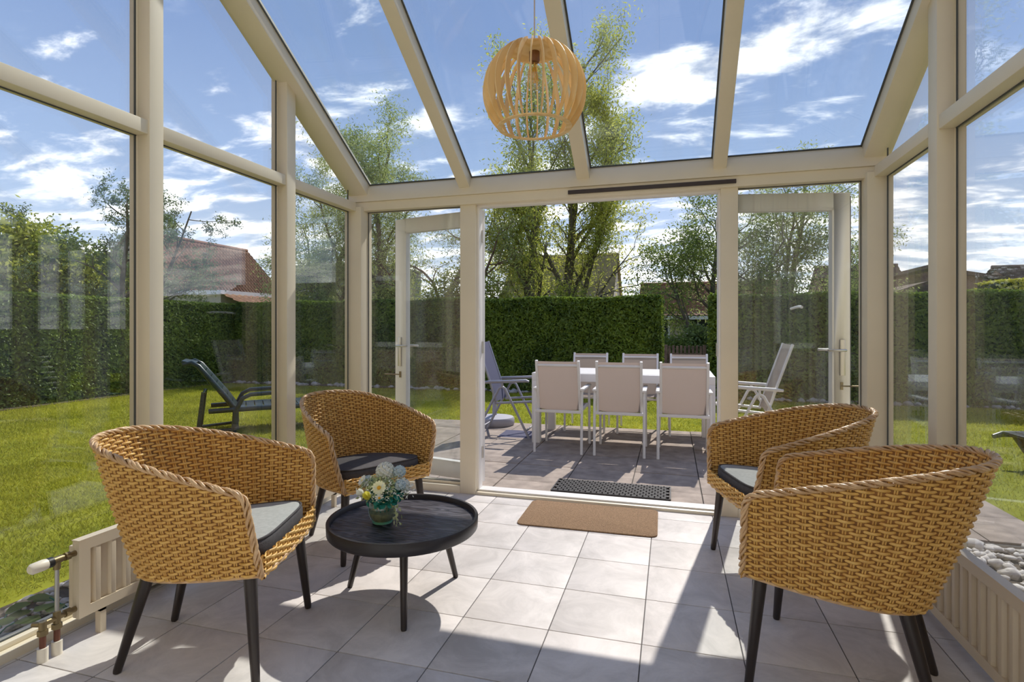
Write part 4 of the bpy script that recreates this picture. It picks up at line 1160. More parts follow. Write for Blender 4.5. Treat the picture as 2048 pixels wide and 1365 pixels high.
# ================================================================== GARDEN FURNITURE
def rail_(mb, pts, r=0.011, n=8): return mb.tube(pts, r, n)
def garden_chair():
    """stacking armchair, front towards local +y"""
    t = thing('garden_chair', 'x', 'chair', group='white garden armchairs around the outdoor table')
    W2 = 0.245
    for s in (-1, 1):
        x = s * W2
        part('leg', MB().tube([(x, -0.30, 0), (x, -0.275, 0.40), (x, -0.255, 0.655)], 0.0135, 8), 'white_metal', t, smooth=True)
        part('leg', MB().tube([(x, 0.275, 0), (x, 0.26, 0.40), (x, 0.245, 0.640)], 0.0135, 8), 'white_metal', t, smooth=True)
        part('armrest', MB().box(x - 0.022, x + 0.022, -0.28, 0.285, 0.645, 0.668), 'white_metal', t, bevel=0.006)
        part('back_post', MB().bar((s * 0.218, -0.205, 0.43), (s * 0.218, -0.325, 0.955), 0.026, 0.034, (0, 1, 0)), 'white_metal', t, bevel=0.004)
        part('side_rail', MB().bar((s * 0.222, -0.27, 0.425), (s * 0.222, 0.265, 0.440), 0.024, 0.030), 'white_metal', t, bevel=0.003)
    part('rear_rail', MB().box(-0.24, 0.24, -0.285, -0.262, 0.412, 0.440), 'white_metal', t, bevel=0.003)
    part('front_rail', MB().box(-0.24, 0.24, 0.235, 0.262, 0.412, 0.437), 'white_metal', t, bevel=0.003)
    tb = [(x, -0.312 - 0.028 * (1 - (x / 0.21) ** 2), 0.905) for x in np.linspace(-0.21, 0.21, 9)]
    part('top_bar', MB().tube(tb, 0.014, 8), 'white_metal', t, smooth=True)
    # sling: back and seat sheets with a slight sag
    def sheet(fn, nu, nv, name):
        mb = MB(); vs = []
        for off in (0.0, 0.004):
            for i in range(nu + 1):
                for j in range(nv + 1):
                    vs.append(fn(i / nu, j / nv, off))
        m = (nu + 1) * (nv + 1); fs = []
        for i in range(nu):
            for j in range(nv):
                a = i * (nv + 1) + j; b = a + 1; c = a + nv + 2; d = a + nv + 1
                fs += [(a, b, c, d), (m + d, m + c, m + b, m + a)]
        ring = [i * (nv + 1) for i in range(nu)] + [nu * (nv + 1) + j for j in range(nv)] + [i * (nv + 1) + nv for i in range(nu, 0, -1)] + [j for j in range(nv, 0, -1)]
        for k in range(len(ring)):
            a, b = ring[k], ring[(k + 1) % len(ring)]
            fs.append((a, b, m + b, m + a))
        part(name, mb.add(vs, fs), 'sling_taupe', t, smooth=True)
    sheet(lambda u, v, o: (-0.208 + 0.416 * u, -0.205 - 0.118 * v - 0.022 * math.sin(PI * u) + o, 0.435 + 0.510 * v), 8, 6, 'back_sling')
    sheet(lambda u, v, o: (-0.215 + 0.43 * u, -0.215 + 0.46 * v, 0.440 + 0.012 * v - 0.014 * math.sin(PI * u) + o), 8, 6, 'seat_sling')
    return t
gc = garden_chair()
GCH = [((-1.118, 5.885), 0.0, 'white garden chair seen from behind, leftmost on the near side of the table'),
       ((-0.503, 5.895), 0.0, 'white garden chair seen from behind, middle of the near side of the table'),
       ((0.122, 5.905), 0.0, 'white garden chair seen from behind, nearest to the right door post'),
       ((-1.033, 7.10), PI, 'white garden chair on the hedge side of the table, leftmost of three'),
       ((-0.383, 7.10), PI, 'white garden chair on the hedge side of the table, middle of three'),
       ((0.226, 7.10), PI, 'white garden chair on the hedge side of the table, before the gate')]
for i, (p, a, lab) in enumerate(GCH):
    o = gc if i == 0 else copy_tree(gc)
    o.location = (p[0], p[1], GZ); o.rotation_euler = (0, 0, a + rnd.uniform(-0.02, 0.02)); o['label'] = lab

gt = thing('garden_table', 'long white outdoor dining table on the patio', 'table', (-0.53, 6.48, GZ))
tx, ty = 0.97, 0.46
part('table_frame', MB().box(-tx, tx, -ty, -ty + 0.05, 0.70, 0.785).box(-tx, tx, ty - 0.05, ty, 0.70, 0.785).box(-tx, -tx + 0.05, -ty + 0.05, ty - 0.05, 0.70, 0.785).box(tx - 0.05, tx, -ty + 0.05, ty - 0.05, 0.70, 0.785), 'white_metal', gt, bevel=0.003)
for k in range(8):
    y0 = -ty + 0.053 + k * (2 * ty - 0.106) / 8
    part('slat', MB().box(-tx + 0.052, tx - 0.052, y0 + 0.003, y0 + (2 * ty - 0.106) / 8 - 0.003, 0.765, 0.787), 'white_metal', gt)
for sx in (-1, 1):
    for sy in (-1, 1):
        part('leg', MB().box(sx * (tx - 0.045) - 0.045, sx * (tx - 0.045) + 0.045, sy * (ty - 0.045) - 0.045, sy * (ty - 0.045) + 0.045, 0, 0.70), 'white_metal', gt, bevel=0.004)

def recliner(name, label, loc, rz, metal, sling):
    """folding multi-position chair, front towards local +x"""
    t = thing(name, label, 'chair', loc, rz)
    for s in (-1, 1):
        y = s * 0.27
        part('leg', MB().tube([(0.25, y, 0.0), (-0.04, y, 0.58), (-0.075, y, 0.60)], 0.015, 8), metal, t, smooth=True)
        part('leg', MB().tube([(-0.42, y, 0.0), (-0.115, y, 0.58), (-0.075, y, 0.60)], 0.015, 8), metal, t, smooth=True)
        part('armrest', MB().tube([(-0.30, y, 0.645), (-0.24, y, 0.652), (0.21, y, 0.675), (0.245, y, 0.665)], [0.014, 0.019, 0.019, 0.012], 10), metal, t, smooth=True)
        part('arm_bracket', MB().tube([(-0.075, y, 0.595), (-0.075, y, 0.655)], 0.014, 8), metal, t, smooth=True)
        part('back_post', MB().tube([(-0.155, s * 0.235, 0.40), (-0.25, s * 0.235, 0.70), (-0.395, s * 0.235, 1.12)], 0.0145, 8), metal, t, smooth=True)
        part('side_rail', MB().tube([(-0.17, s * 0.235, 0.40), (0.30, s * 0.235, 0.435)], 0.0145, 8), metal, t, smooth=True)
    part('top_bar', MB().tube([(-0.395, -0.235, 1.12), (-0.407, -0.12, 1.13), (-0.41, 0, 1.133), (-0.407, 0.12, 1.13), (-0.395, 0.235, 1.12)], 0.0145, 8), metal, t, smooth=True)
    part('front_rail', MB().tube([(0.30, -0.235, 0.435), (0.30, 0.235, 0.435)], 0.0145, 8), metal, t, smooth=True)
    part('leg_spreader', MB().tube([(0.205, -0.27, 0.09), (0.205, 0.27, 0.09)], 0.011, 8).tube([(-0.375, -0.27, 0.09), (-0.375, 0.27, 0.09)], 0.011, 8), metal, t, smooth=True)
    part('back_sling', MB().add([(-0.155, -0.225, 0.42), (-0.155, 0.225, 0.42), (-0.25, 0.225, 0.70), (-0.25, -0.225, 0.70), (-0.392, 0.225, 1.115), (-0.392, -0.225, 1.115),
                                 (-0.159, -0.225, 0.42), (-0.159, 0.225, 0.42), (-0.254, 0.225, 0.70), (-0.254, -0.225, 0.70), (-0.396, 0.225, 1.115), (-0.396, -0.225, 1.115)],
                                [(0, 1, 2, 3), (3, 2, 4, 5), (7, 6, 9, 8), (8, 9, 11, 10), (0, 6, 7, 1), (5, 4, 10, 11), (1, 7, 8, 2), (2, 8, 10, 4), (0, 3, 9, 6), (3, 5, 11, 9)]), sling, t)
    part('seat_sling', MB().box(-0.15, 0.295, -0.225, 0.225, 0.0, 0.004), sling, t)
    t.children[-1].location = (0, 0, 0.412); t.children[-1].rotation_euler = (0, -0.074, 0)
    return t
recliner('recliner', 'grey folding recliner chair at the parasol end of the table', (-1.83, 6.45, GZ), math.radians(2), 'grey_metal', 'sling_grey')
recliner('recliner', 'white folding recliner chair behind the right glazed door', (0.80, 6.45, GZ), math.radians(181), 'white_metal', 'sling_taupe')

pb = thing('parasol_base', 'round grey parasol foot with short pole behind the grey recliner', 'parasol base', (-2.26, 7.02, GZ))
part('weight', MB().lathe([(0.0, 0.0), (0.25, 0.0), (0.265, 0.02), (0.265, 0.085), (0.25, 0.105), (0.10, 0.125), (0.04, 0.13), (0.0, 0.13)], 44), 'parasol', pb, smooth=True)
part('tube', MB().lathe([(0.0, 0.128), (0.030, 0.128), (0.030, 0.40), (0.022, 0.40), (0.022, 0.385), (0.0, 0.385)], 20), 'parasol', pb, smooth=True)
part('clamp_knob', MB().cyl((0.028, 0, 0.36), (0.075, 0, 0.36), 0.010, n=8).cyl((0.07, 0, 0.36), (0.095, 0, 0.36), 0.024, n=10), 'black_plastic', pb, smooth=True)

# ---- sun loungers
def sun_lounger():
    """plastic lounger; foot end towards +x, backrest raised at -x"""
    t = thing('sun_lounger', 'x', 'sun lounger', group='dark green plastic sun loungers on the lawn')
    H = 0.30
    for s in (-1, 1):
        y = s * 0.30
        part('side_rail', MB().tube([(-0.30, y, H - 0.01), (0.2, y, H), (0.9, y, H), (1.22, y, H - 0.005), (1.30, y * 0.97, H - 0.03)], [0.030, 0.032, 0.032, 0.030, 0.022], 10), 'lounger', t, smooth=True)
        # looped armrest
        part('armrest', MB().tube([(0.0, y * 1.04, 0.05), (-0.01, y * 1.04, H - 0.03), (0.07, y * 1.05, H + 0.13), (0.16, y * 1.05, H + 0.175), (0.42, y * 1.05, H + 0.185), (0.56, y * 1.05, H + 0.155), (0.62, y * 1.04, H + 0.01)], [0.034, 0.030, 0.027, 0.026, 0.026, 0.026, 0.024], 10), 'lounger', t, smooth=True)
        part('leg', MB().tube([(0.0, y, H), (-0.03, y, 0.0)], [0.036, 0.028], 10), 'lounger', t, smooth=True)
        part('leg', MB().tube([(1.12, y * 0.95, H), (1.02, y * 0.95, 0.12), (0.98, y * 0.95, 0.0)], [0.040, 0.030, 0.034], 10), 'lounger', t, smooth=True)
        part('back_prop', MB().tube([(-0.36, s * 0.22, 0.52), (-0.42, s * 0.22, 0.0)], [0.022, 0.026], 8), 'lounger', t, smooth=True)
        part('base_rail', MB().tube([(-0.42, s * 0.22, 0.03), (0.0, y * 0.97, 0.05)], 0.020, 8), 'lounger', t, smooth=True)
    part('prop_bar', MB().tube([(-0.36, -0.22, 0.50), (-0.36, 0.22, 0.50)], 0.018, 8), 'lounger', t, smooth=True)
    me = MB().box(-0.046, 0.046, -0.285, 0.285, -0.012, 0.012).mesh('slat', bevel=0.006)
    for k in range(12):
        o = link('slat', me, 'lounger', t); o.location = (0.06 + k * 0.102, 0, H + 0.012)
    # backrest in its own slope: from hinge to head roll
    ang = math.radians(127)
    for s in (-1, 1):
        pth = [(0.0, s * 0.275, H - 0.02)] + [(math.cos(ang) * d_, s * 0.275, H + math.sin(ang) * d_) for d_ in (0.2, 0.5, 0.68)]
        pth += [(math.cos(ang) * 0.72 - 0.05, s * 0.27, H + math.sin(ang) * 0.72 + 0.012), (math.cos(ang) * 0.72 - 0.14, s * 0.25, H + math.sin(ang) * 0.72 - 0.012)]
        part('back_rail', MB().tube(pth, [0.034, 0.034, 0.032, 0.030, 0.028, 0.022], 10), 'lounger', t, smooth=True)
    for k in range(7):
        d_ = 0.05 + k * 0.100
        o = link('slat', me, 'lounger', t); o.location = (math.cos(ang) * d_ + 0.012, 0, H + math.sin(ang) * d_); o.rotation_euler = (0, -ang, 0); o.scale = (1, 0.95, 1)
    o = link('head_slat', me.copy(), None, t); o.location = (math.cos(ang) * 0.72 - 0.085, 0, H + math.sin(ang) * 0.72 + 0.010); o.rotation_euler = (0, 0.22, 0); o.scale = (1.6, 0.93, 1.2)
    return t
sl_ = sun_lounger()
sl_.location = (-5.38, 5.86, GZ - 0.02); sl_.rotation_euler = (0, 0, math.radians(42))
sl_['label'] = 'dark green plastic sun lounger with raised backrest on the lawn by the hedge corner'
s2 = copy_tree(sl_)
s2.location = (4.28, 6.15, GZ - 0.02); s2.rotation_euler = (0, 0, math.radians(184))
s2['label'] = 'dark green sun lounger foot end on the lawn beyond the right glass wall'

# ================================================================== HEDGES, GATE
def hedge(name, label, x0, x1, y0, y1, zt, n, seed, mat='hedge', l=0.042, w=0.018, faces=('x0', 'x1', 'y0', 'y1', 'top')):
    t = thing(name, label, 'hedge', ((x0 + x1) / 2, (y0 + y1) / 2, -0.06))
    cx_, cy_ = (x0 + x1) / 2, (y0 + y1) / 2; hx_, hy = (x1 - x0) / 2, (y1 - y0) / 2; H = zt + 0.06
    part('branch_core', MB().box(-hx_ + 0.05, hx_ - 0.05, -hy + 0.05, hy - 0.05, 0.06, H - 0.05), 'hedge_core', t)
    rng = np.random.default_rng(seed)
    A = {'x0': 2 * hy * H, 'x1': 2 * hy * H, 'y0': 2 * hx_ * H, 'y1': 2 * hx_ * H, 'top': 4 * hx_ * hy}
    wt = {k: A[k] * (1.0 if k in faces else 0.12) for k in A}
    tot = sum(wt.values()); Ps, Ns = [], []
    for k in A:
        m = int(n * wt[k] / tot)
        if m == 0: continue
        u, v = rng.uniform(-1, 1, m), rng.uniform(0, 1, m)
        dep = np.abs(rng.normal(size=m)) * 0.035 - 0.02
        if k == 'x0': P = np.stack([-hx_ + dep, u * hy, v * H], 1); N = (-1, 0, 0)
        elif k == 'x1': P = np.stack([hx_ - dep, u * hy, v * H], 1); N = (1, 0, 0)
        elif k == 'y0': P = np.stack([u * hx_, -hy + dep, v * H], 1); N = (0, -1, 0)
        elif k == 'y1': P = np.stack([u * hx_, hy - dep, v * H], 1); N = (0, 1, 0)
        else: P = np.stack([u * hx_, (v * 2 - 1) * hy, H - dep], 1); N = (0, 0, 1)
        P += 0.02 * np.sin(P[:, [1, 2, 0]] * 3.1 + seed) 
        Ps.append(P); Ns.append(np.tile(np.array(N, float) + np.array([0, 0, 0.7]), (m, 1)))
    leaf_part('foliage', rng, np.concatenate(Ps), l, w, mat, t, np.concatenate(Ns), 0.95)
    return t
hedge('hedge', 'long clipped green hedge behind the garden table, ending at the gate', -10.12, -0.18, 11.05, 11.85, 1.85, 95000, 31, faces=('y0', 'top', 'x1'))
hedge('hedge', 'clipped green hedge right of the wooden gate', 0.71, 8.2, 10.75, 11.55, 1.84, 50000, 32, faces=('y0', 'top', 'x0'))
hedge('hedge', 'sunlit clipped green hedge along the lawn seen through the left panes', -11.05, -10.30, -1.0, 11.5, 1.80, 95000, 33, faces=('x1', 'top'))
hedge('hedge', 'golden yellow hedge top beyond the right glass wall', 7.7, 14.0, 16.4, 17.4, 2.42, 16000, 34, 'yellow_leaf', 0.06, 0.03, ('y0', 'top'))
gate = thing('garden_gate', 'low brown picket gate in the hedge gap', 'gate', (0.26, 11.02, -0.06))
for k in range(9):
    part('picket', MB().box(-0.285 + k * 0.0712 - 0.023, -0.285 + k * 0.0712 + 0.023, -0.012, 0.012, 0.06, 0.96 + 0.01 * (k % 2)), 'gate', gate, bevel=0.003)
for z in (0.25, 0.78):
    part('gate_rail', MB().box(-0.315, 0.315, 0.012, 0.045, z - 0.04, z + 0.04), 'gate', gate, bevel=0.003)
part('brace', MB().bar((-0.29, 0.03, 0.29), (0.29, 0.03, 0.74), 0.03, 0.06), 'gate', gate)
for x in (-0.350, 0.350):
    part('gate_post', MB().box(x - 0.03, x + 0.03, -0.03, 0.04, 0.0, 0.98), 'gate', gate, bevel=0.003)

# ================================================================== TREES
def make_tree(name, label, base, stems, leafmat, barkmat, seed, leaf_n, leaf_l, leaf_w, levels=3, child=(6, 5, 4), ratio=0.55, spread=0.75, wig=0.16, droop=0.0, sig=0.22, leaf_from=0.15, z0=-0.1, group=None):
    """stems: list of (dx, dy, dirx, diry, length, radius)"""
    t = thing(name, label, 'tree', (base[0], base[1], z0), group=group)
    rng = np.random.default_rng(seed)
    wood = MB(); tips = []
    def grow(p, d, L, r, lev):
        k = 7 if lev == 0 else 5
        pts = [p.copy()]; rad = [r]; dirs = [d.copy()]
        for i in range(k):
            d = d + rng.normal(size=3) * (wig * (0.55 if lev == 0 else 1.0)) + np.array([0, 0, 0.05 if lev == 0 else (0.02 - droop * lev)])
            d = d / np.linalg.norm(d)
            p = p + d * L / k
            pts.append(p.copy()); rad.append(r * (1 - 0.78 * (i + 1) / k)); dirs.append(d.copy())
        wood.tube(pts, rad, 7 if lev == 0 else 4 if lev > 1 else 5)
        if lev >= levels - 1:
            for i in range(len(pts) - 1):
                for f in (0.25, 0.75): tips.append(pts[i] + (pts[i + 1] - pts[i]) * f)
        if lev < levels:
            n = child[min(lev, len(child) - 1)]
            for c in range(n):
                f = (leaf_from if lev == 0 else 0.2) + (1 - (leaf_from if lev == 0 else 0.2)) * (c + rng.uniform(0.1, 0.9)) / n
                i = min(int(f * k), k - 1); q = pts[i] + (pts[i + 1] - pts[i]) * (f * k - i)
                a = rng.normal(size=3); a -= dirs[i] * a.dot(dirs[i]); a /= np.linalg.norm(a)
                sp = spread * rng.uniform(0.7, 1.25)
                nd = dirs[i] * math.cos(sp) + a * math.sin(sp)
                grow(q, nd, L * ratio * rng.uniform(0.75, 1.2) * (1.0 - 0.45 * f if lev == 0 else 1.0), max(0.006, rad[i] * 0.55), lev + 1)
    for (dx, dy, vx, vy, L, r) in stems:
        d = np.array([vx, vy, 1.0]); d /= np.linalg.norm(d)
        grow(np.array([dx, dy, 0.0]), d, L, r, 0)
    part('trunk', wood, barkmat, t, smooth=True)
    tips = np.array(tips)
    P = tips[rng.integers(0, len(tips), leaf_n)] + rng.normal(size=(leaf_n, 3)) * sig * np.array([1, 1, 0.9])
    P = P[P[:, 2] > 0.25]
    leaf_part('foliage', rng, P, leaf_l, leaf_w, leafmat, t)
    return t
make_tree('willow_tree', 'tall yellow-green tree with two trunks rising behind the hedge and lamp', (-4.05, 18.6),
          [(-0.40, -0.1, -0.04, 0, 8.8, 0.17), (0.35, 0.1, 0.09, 0.02, 10.2, 0.20), (0.5, 0.0, 0.30, 0.05, 8.2, 0.11), (-0.5, 0.1, -0.28, 0.05, 6.5, 0.09)],
          'birch_leaf', 'bark', 101, 56000, 0.064, 0.019, 3, (16, 6, 4), 0.36, 0.58, 0.09, 0.0, 0.22, 0.16)
make_tree('willow_tree', 'contorted willow with twisting reflection-red branches behind the left door', (-7.2, 16.8),
          [(0, 0, -0.05, 0, 5.6, 0.16), (0.1, 0, 0.25, 0, 4.8, 0.10), (-0.1, 0.1, -0.45, 0.1, 4.6, 0.09)], 'willow_leaf', 'bark_reflection', 102, 12000, 0.058, 0.013, 3, (9, 5, 4), 0.46, 0.8, 0.26, 0.04, 0.16, 0.25)
make_tree('willow_tree', 'airy grey-green willow showing above the front corner post', (-10.3, 17.8),
          [(0, 0, 0.14, 0, 7.6, 0.16), (0.2, 0, 0.38, 0, 7.2, 0.11), (-0.3, 0, -0.24, 0, 6.9, 0.11)], 'willow_leaf', 'bark', 103, 36000, 0.060, 0.014, 3, (9, 5, 4), 0.42, 0.75, 0.22, 0.03, 0.20, 0.2)
make_tree('willow_tree', 'loose weeping willow between the left wall posts', (-12.6, 17.4),
          [(0, 0, 0.05, 0, 7.4, 0.15), (0.2, 0, 0.35, 0, 6.4, 0.10), (-0.2, 0, -0.2, 0, 6.0, 0.09)], 'willow_leaf', 'bark', 104, 22000, 0.060, 0.014, 3, (9, 5, 4), 0.44, 0.85, 0.24, 0.07, 0.18, 0.25)
make_tree('round_tree', 'dark round-crowned tree above the gate', (1.35, 18.3),
          [(0, 0, -0.05, 0, 4.9, 0.13), (0.1, 0, 0.35, 0, 4.4, 0.09), (-0.1, 0, -0.45, 0, 4.0, 0.08)], 'dark_leaf', 'bark', 105, 17000, 0.052, 0.020, 3, (10, 5, 4), 0.48, 0.8, 0.16, 0.02, 0.20, 0.30)
make_tree('willow_tree', 'green contorted willow seen through the right glazed door', (3.3, 19.4),
          [(0, 0, 0.02, 0, 6.1, 0.15), (0.15, 0, 0.3, 0, 5.6, 0.10), (-0.2, 0, -0.3, 0, 5.2, 0.10), (0.2, 0, 0.6, 0, 4.8, 0.08)], 'willow_leaf', 'bark', 106, 21000, 0.058, 0.015, 3, (9, 5, 4), 0.46, 0.8, 0.24, 0.03, 0.20, 0.22)
make_tree('leafy_tree', 'dense green tree with bright top above the left hedge', (-15.6, 9.9),
          [(0, 0, 0.0, 0, 3.2, 0.16), (0.2, 0.2, 0.5, 0.2, 2.7, 0.1), (-0.2, 0, -0.5, 0, 3.0, 0.1), (0.2, -0.3, 0.2, -0.6, 2.6, 0.1)], 'bush_leaf', 'bark', 107, 60000, 0.062, 0.030, 3, (11, 6, 4), 0.48, 0.85, 0.15, 0.0, 0.24, 0.08)
make_tree('leafy_tree', 'dark evergreen tree left of the larch behind the hedge', (-17.5, 12.2),
          [(0, 0, 0.0, 0, 3.3, 0.16), (0.2, 0.2, 0.6, 0.2, 2.9, 0.1), (-0.2, 0, -0.5, 0, 3.0, 0.1)], 'dark_leaf', 'bark', 117, 40000, 0.070, 0.034, 3, (11, 6, 4), 0.50, 0.85, 0.15, 0.0, 0.26, 0.08)
make_tree('larch_tree', 'sparse blue-green larch with long reaching branches in front of the red roof', (-13.15, 10.3),
          [(0, 0, 0.02, 0, 4.4, 0.11), (0.1, 0, 0.55, 0.15, 4.6, 0.07), (-0.1, 0, -0.50, -0.15, 4.6, 0.07), (0, 0, 0.25, 0.1, 4.4, 0.06)], 'larch_leaf', 'bark', 108, 26000, 0.036, 0.013, 3, (13, 6, 4), 0.40, 1.0, 0.15, 0.0, 0.055, 0.2)
make_tree('garden_shrub', 'bright yellow-green shrub over the hedge beside the left door post', (-5.9, 15.4),
          [(0, 0, 0.0, 0, 2.7, 0.07), (0.1, 0, 0.4, 0, 2.3, 0.05), (-0.2, 0, -0.4, 0, 2.4, 0.05)], 'bush_leaf', 'bark', 109, 9000, 0.055, 0.022, 3, (9, 5, 4), 0.45, 0.7, 0.15, 0.0, 0.18, 0.1)
make_tree('garden_shrub', 'low bright shrub at the foot of the two-trunked tree', (-2.9, 16.4),
          [(0, 0, 0.0, 0, 2.2, 0.06), (0.3, 0, 0.5, 0, 2.0, 0.05), (-0.4, 0, -0.5, 0, 2.0, 0.05)], 'bush_leaf', 'bark', 110, 7000, 0.050, 0.022, 3, (8, 5, 4), 0.45, 0.8, 0.15, 0.0, 0.16, 0.1)
make_tree('garden_shrub', 'small dark shrub before the grey building', (-10.6, 14.6),
          [(0, 0, 0.0, 0, 2.1, 0.06), (0.2, 0, 0.4, 0, 1.9, 0.05), (-0.2, 0, -0.4, 0, 1.9, 0.05)], 'dark_leaf', 'bark', 111, 9000, 0.05, 0.022, 3, (8, 5, 4), 0.40, 0.8, 0.12, 0.0, 0.12, 0.1)
make_tree('garden_shrub', 'dark blue-green shrub seen through the hedge gap over the gate', (0.55, 15.6),
          [(0, 0, 0.0, 0, 1.1, 0.05), (0.2, 0, 0.5, 0, 1.0, 0.04), (-0.2, 0, -0.5, 0, 0.9, 0.04)], 'dark_leaf', 'bark', 112, 9000, 0.045, 0.022, 3, (8, 5, 4), 0.50, 0.8, 0.12, 0.0, 0.13, 0.05)

# plants in the bed outside the left wall
def bed_plant(label, x, y, n, s, seed):
    t = thing('bed_plant', label, 'plant', (x, y, -0.055))
    r = random.Random(seed)
    for k in range(n):
        a = 2 * PI * k / n + r.uniform(-0.4, 0.4); el = r.uniform(0.3, 1.1)
        d = Vector((math.cos(a) * math.cos(el), math.sin(a) * math.cos(el), math.sin(el)))
        p0 = d * (s * r.uniform(0.5, 1.2))
        part('stem', MB().tube([(0, 0, 0), p0 * 0.6 + Vector((0, 0, 0.01)), p0], 0.003, 5), 'leaf_teal', t)
        mb = MB(); petal(mb, p0, Vector((d.x, d.y, 0.15)), Vector((0, 0, 1)), s * 0.75, s * 0.62, -0.18, 0.05)
        part('leaf', mb, 'dark_leaf', t, smooth=True)
bed_plant('low broad-leaved plant outside the glass beside the radiator valve', -2.72, 1.62, 9, 0.12, 1)
bed_plant('dark leafy plant at the lower left corner outside the glass', -2.66, 1.36, 12, 0.13, 2)
bed_plant('small dark plant outside the glass behind the radiator end', -2.62, 1.86, 8, 0.11, 3)

# ================================================================== NEIGHBOURING HOUSES
def tiled_plane(parent, a, b, c, d, rows, cols, mat):
    """sloping roof sheet a-b eave, d-c ridge, with stepped courses and rolls as relief"""
    a, b, c, d = [np.array(p, float) for p in (a, b, c, d)]
    n = np.cross(b - a, d - a); n /= np.linalg.norm(n)
    if n[2] < 0: n = -n
    vs_ = []
    U = np.linspace(0, 1, cols * 4 + 1)
    V = np.sort(np.concatenate([np.arange(rows) / rows, (np.arange(rows) + 0.97) / rows]))
    pts = []
    for v in V:
        st_ = 0.05 * (1 - ((v * rows) % 1.0))
        L0 = a + (d - a) * v; L1 = b + (c - b) * v
        row = L0[None] + (L1 - L0)[None] * U[:, None] + n[None] * (st_ + 0.025 * np.cos(U * cols * 2 * PI))[:, None]
        pts.append(row)
    G = np.array(pts); R, K, _ = G.shape
    idx = np.arange(R * K).reshape(R, K)
    F = np.stack([idx[:-1, :-1], idx[:-1, 1:], idx[1:, 1:], idx[1:, :-1]], -1).reshape(-1, 4)
    return link('roof_tiles', np_mesh('roof_tiles', G.reshape(-1, 3), F), mat, parent, 'stuff')

def gable_house(name, label, x0, x1, y0, y1, ze, zr, axis, wall, roof, rows=14, cols=30, over=0.3, base=-0.1):
    t = thing(name, label, 'house', ((x0 + x1) / 2, (y0 + y1) / 2, base))
    cx_, cy_ = (x0 + x1) / 2, (y0 + y1) / 2
    X, Y = (x1 - x0) / 2, (y1 - y0) / 2
    ze -= base; zr -= base
    mb = MB()
    if axis == 'y':
        mb.prism([(-X, 0), (X, 0), (X, ze), (0, zr - 0.12), (-X, ze)], lambda u, v, s: (u, s, v), -Y, Y)
        k = (zr - ze) / X
        e = X + over; zl = zr - k * e
        tiled_plane(t, (e, -Y - 0.15, zl), (e, Y + 0.15, zl), (0, Y + 0.15, zr), (0, -Y - 0.15, zr), rows, cols, roof)
        tiled_plane(t, (-e, -Y - 0.15, zl), (-e, Y + 0.15, zl), (0, Y + 0.15, zr), (0, -Y - 0.15, zr), rows, cols, roof)
        part('ridge', MB().cyl((0, -Y - 0.15, zr + 0.03), (0, Y + 0.15, zr + 0.03), 0.11, n=8), roof, t, smooth=True)
        part('fascia', MB().box(X + over - 0.06, X + over + 0.04, -Y - 0.15, Y + 0.15, zl - 0.16, zl - 0.01), 'white_trim', t)
    else:
        mb.prism([(-Y, 0), (Y, 0), (Y, ze), (0, zr - 0.12), (-Y, ze)], lambda u, v, s: (s, u, v), -X, X)
        k = (zr - ze) / Y
        e = Y + over; zl = zr - k * e
        tiled_plane(t, (-X - 0.15, -e, zl), (X + 0.15, -e, zl), (X + 0.15, 0, zr), (-X - 0.15, 0, zr), rows, cols, roof)
        tiled_plane(t, (-X - 0.15, e, zl), (X + 0.15, e, zl), (X + 0.15, 0, zr), (-X - 0.15, 0, zr), rows, cols, roof)
        part('ridge', MB().cyl((-X - 0.15, 0, zr + 0.03), (X + 0.15, 0, zr + 0.03), 0.11, n=8), roof, t, smooth=True)
        part('fascia', MB().box(-X - 0.15, X + 0.15, -Y - over - 0.04, -Y - over + 0.06, zl - 0.16, zl - 0.01), 'white_trim', t)
    part('wall', mb, wall, t)
    return t
def house_window(t, x0, x1, y, z0, z1, mat='white_trim'):
    f = MB()
    for a in ((x0, x0 + 0.08, z0, z1), (x1 - 0.08, x1, z0, z1), (x0, x1, z0, z0 + 0.08), (x0, x1, z1 - 0.08, z1), ((x0 + x1) / 2 - 0.03, (x0 + x1) / 2 + 0.03, z0, z1)):
        f.box(a[0], a[1], y - 0.05, y + 0.02, a[2], a[3])
    w = part('window', f, mat, t)
    part('pane', MB().box(x0 + 0.04, x1 - 0.04, y - 0.02, y + 0.01, z0 + 0.04, z1 - 0.04), 'dark_glass', w)
h1 = gable_house('house', 'brick house with large red tiled roof beyond the left hedge', -28.6, -22.6, 21.0, 28.6, 3.0, 6.05, 'y', 'brick_grey', 'roof_red', 15, 34)
house_window(h1, -1.6, 0.2, -3.80, 3.4, 4.5)
part('roof_vent', MB().cyl((1.25, -0.6, 4.85), (1.3, -0.6, 5.35), 0.09, n=10).cyl((1.3, -0.6, 5.3), (1.34, -0.6, 5.4), 0.14, n=10), 'black_plastic', h1)
h1b = thing('annex', 'cream-walled annex with white fascia in front of the red roofed house', 'building', (-20.4, 21.8, -0.1))
part('wall', MB().box(-1.3, 1.1, -1.7, 1.7, 0, 2.85), 'wall_cream', h1b)
part('fascia', MB().box(-1.45, 1.25, -1.85, 1.85, 2.85, 3.03), 'white_trim', h1b)
part('wall_lamp', MB().ell((0.35, -1.78, 2.45), 0.10, 0.08, 0.13, 10, 6), 'chrome', h1b, smooth=True)
tiled_plane(h1b, (3.6, -1.9, 1.9), (3.6, 4.2, 1.9), (1.1, 4.2, 2.9), (1.1, -1.9, 2.9), 6, 16, 'roof_red')
part('lean_to_wall', MB().box(1.1, 3.3, -1.6, 4.0, 0, 1.95), 'wall_cream', h1b)
gb = thing('grey_building', 'flat-roofed dark grey clad building behind the willows', 'building', (-18.0, 29.0, -0.1))
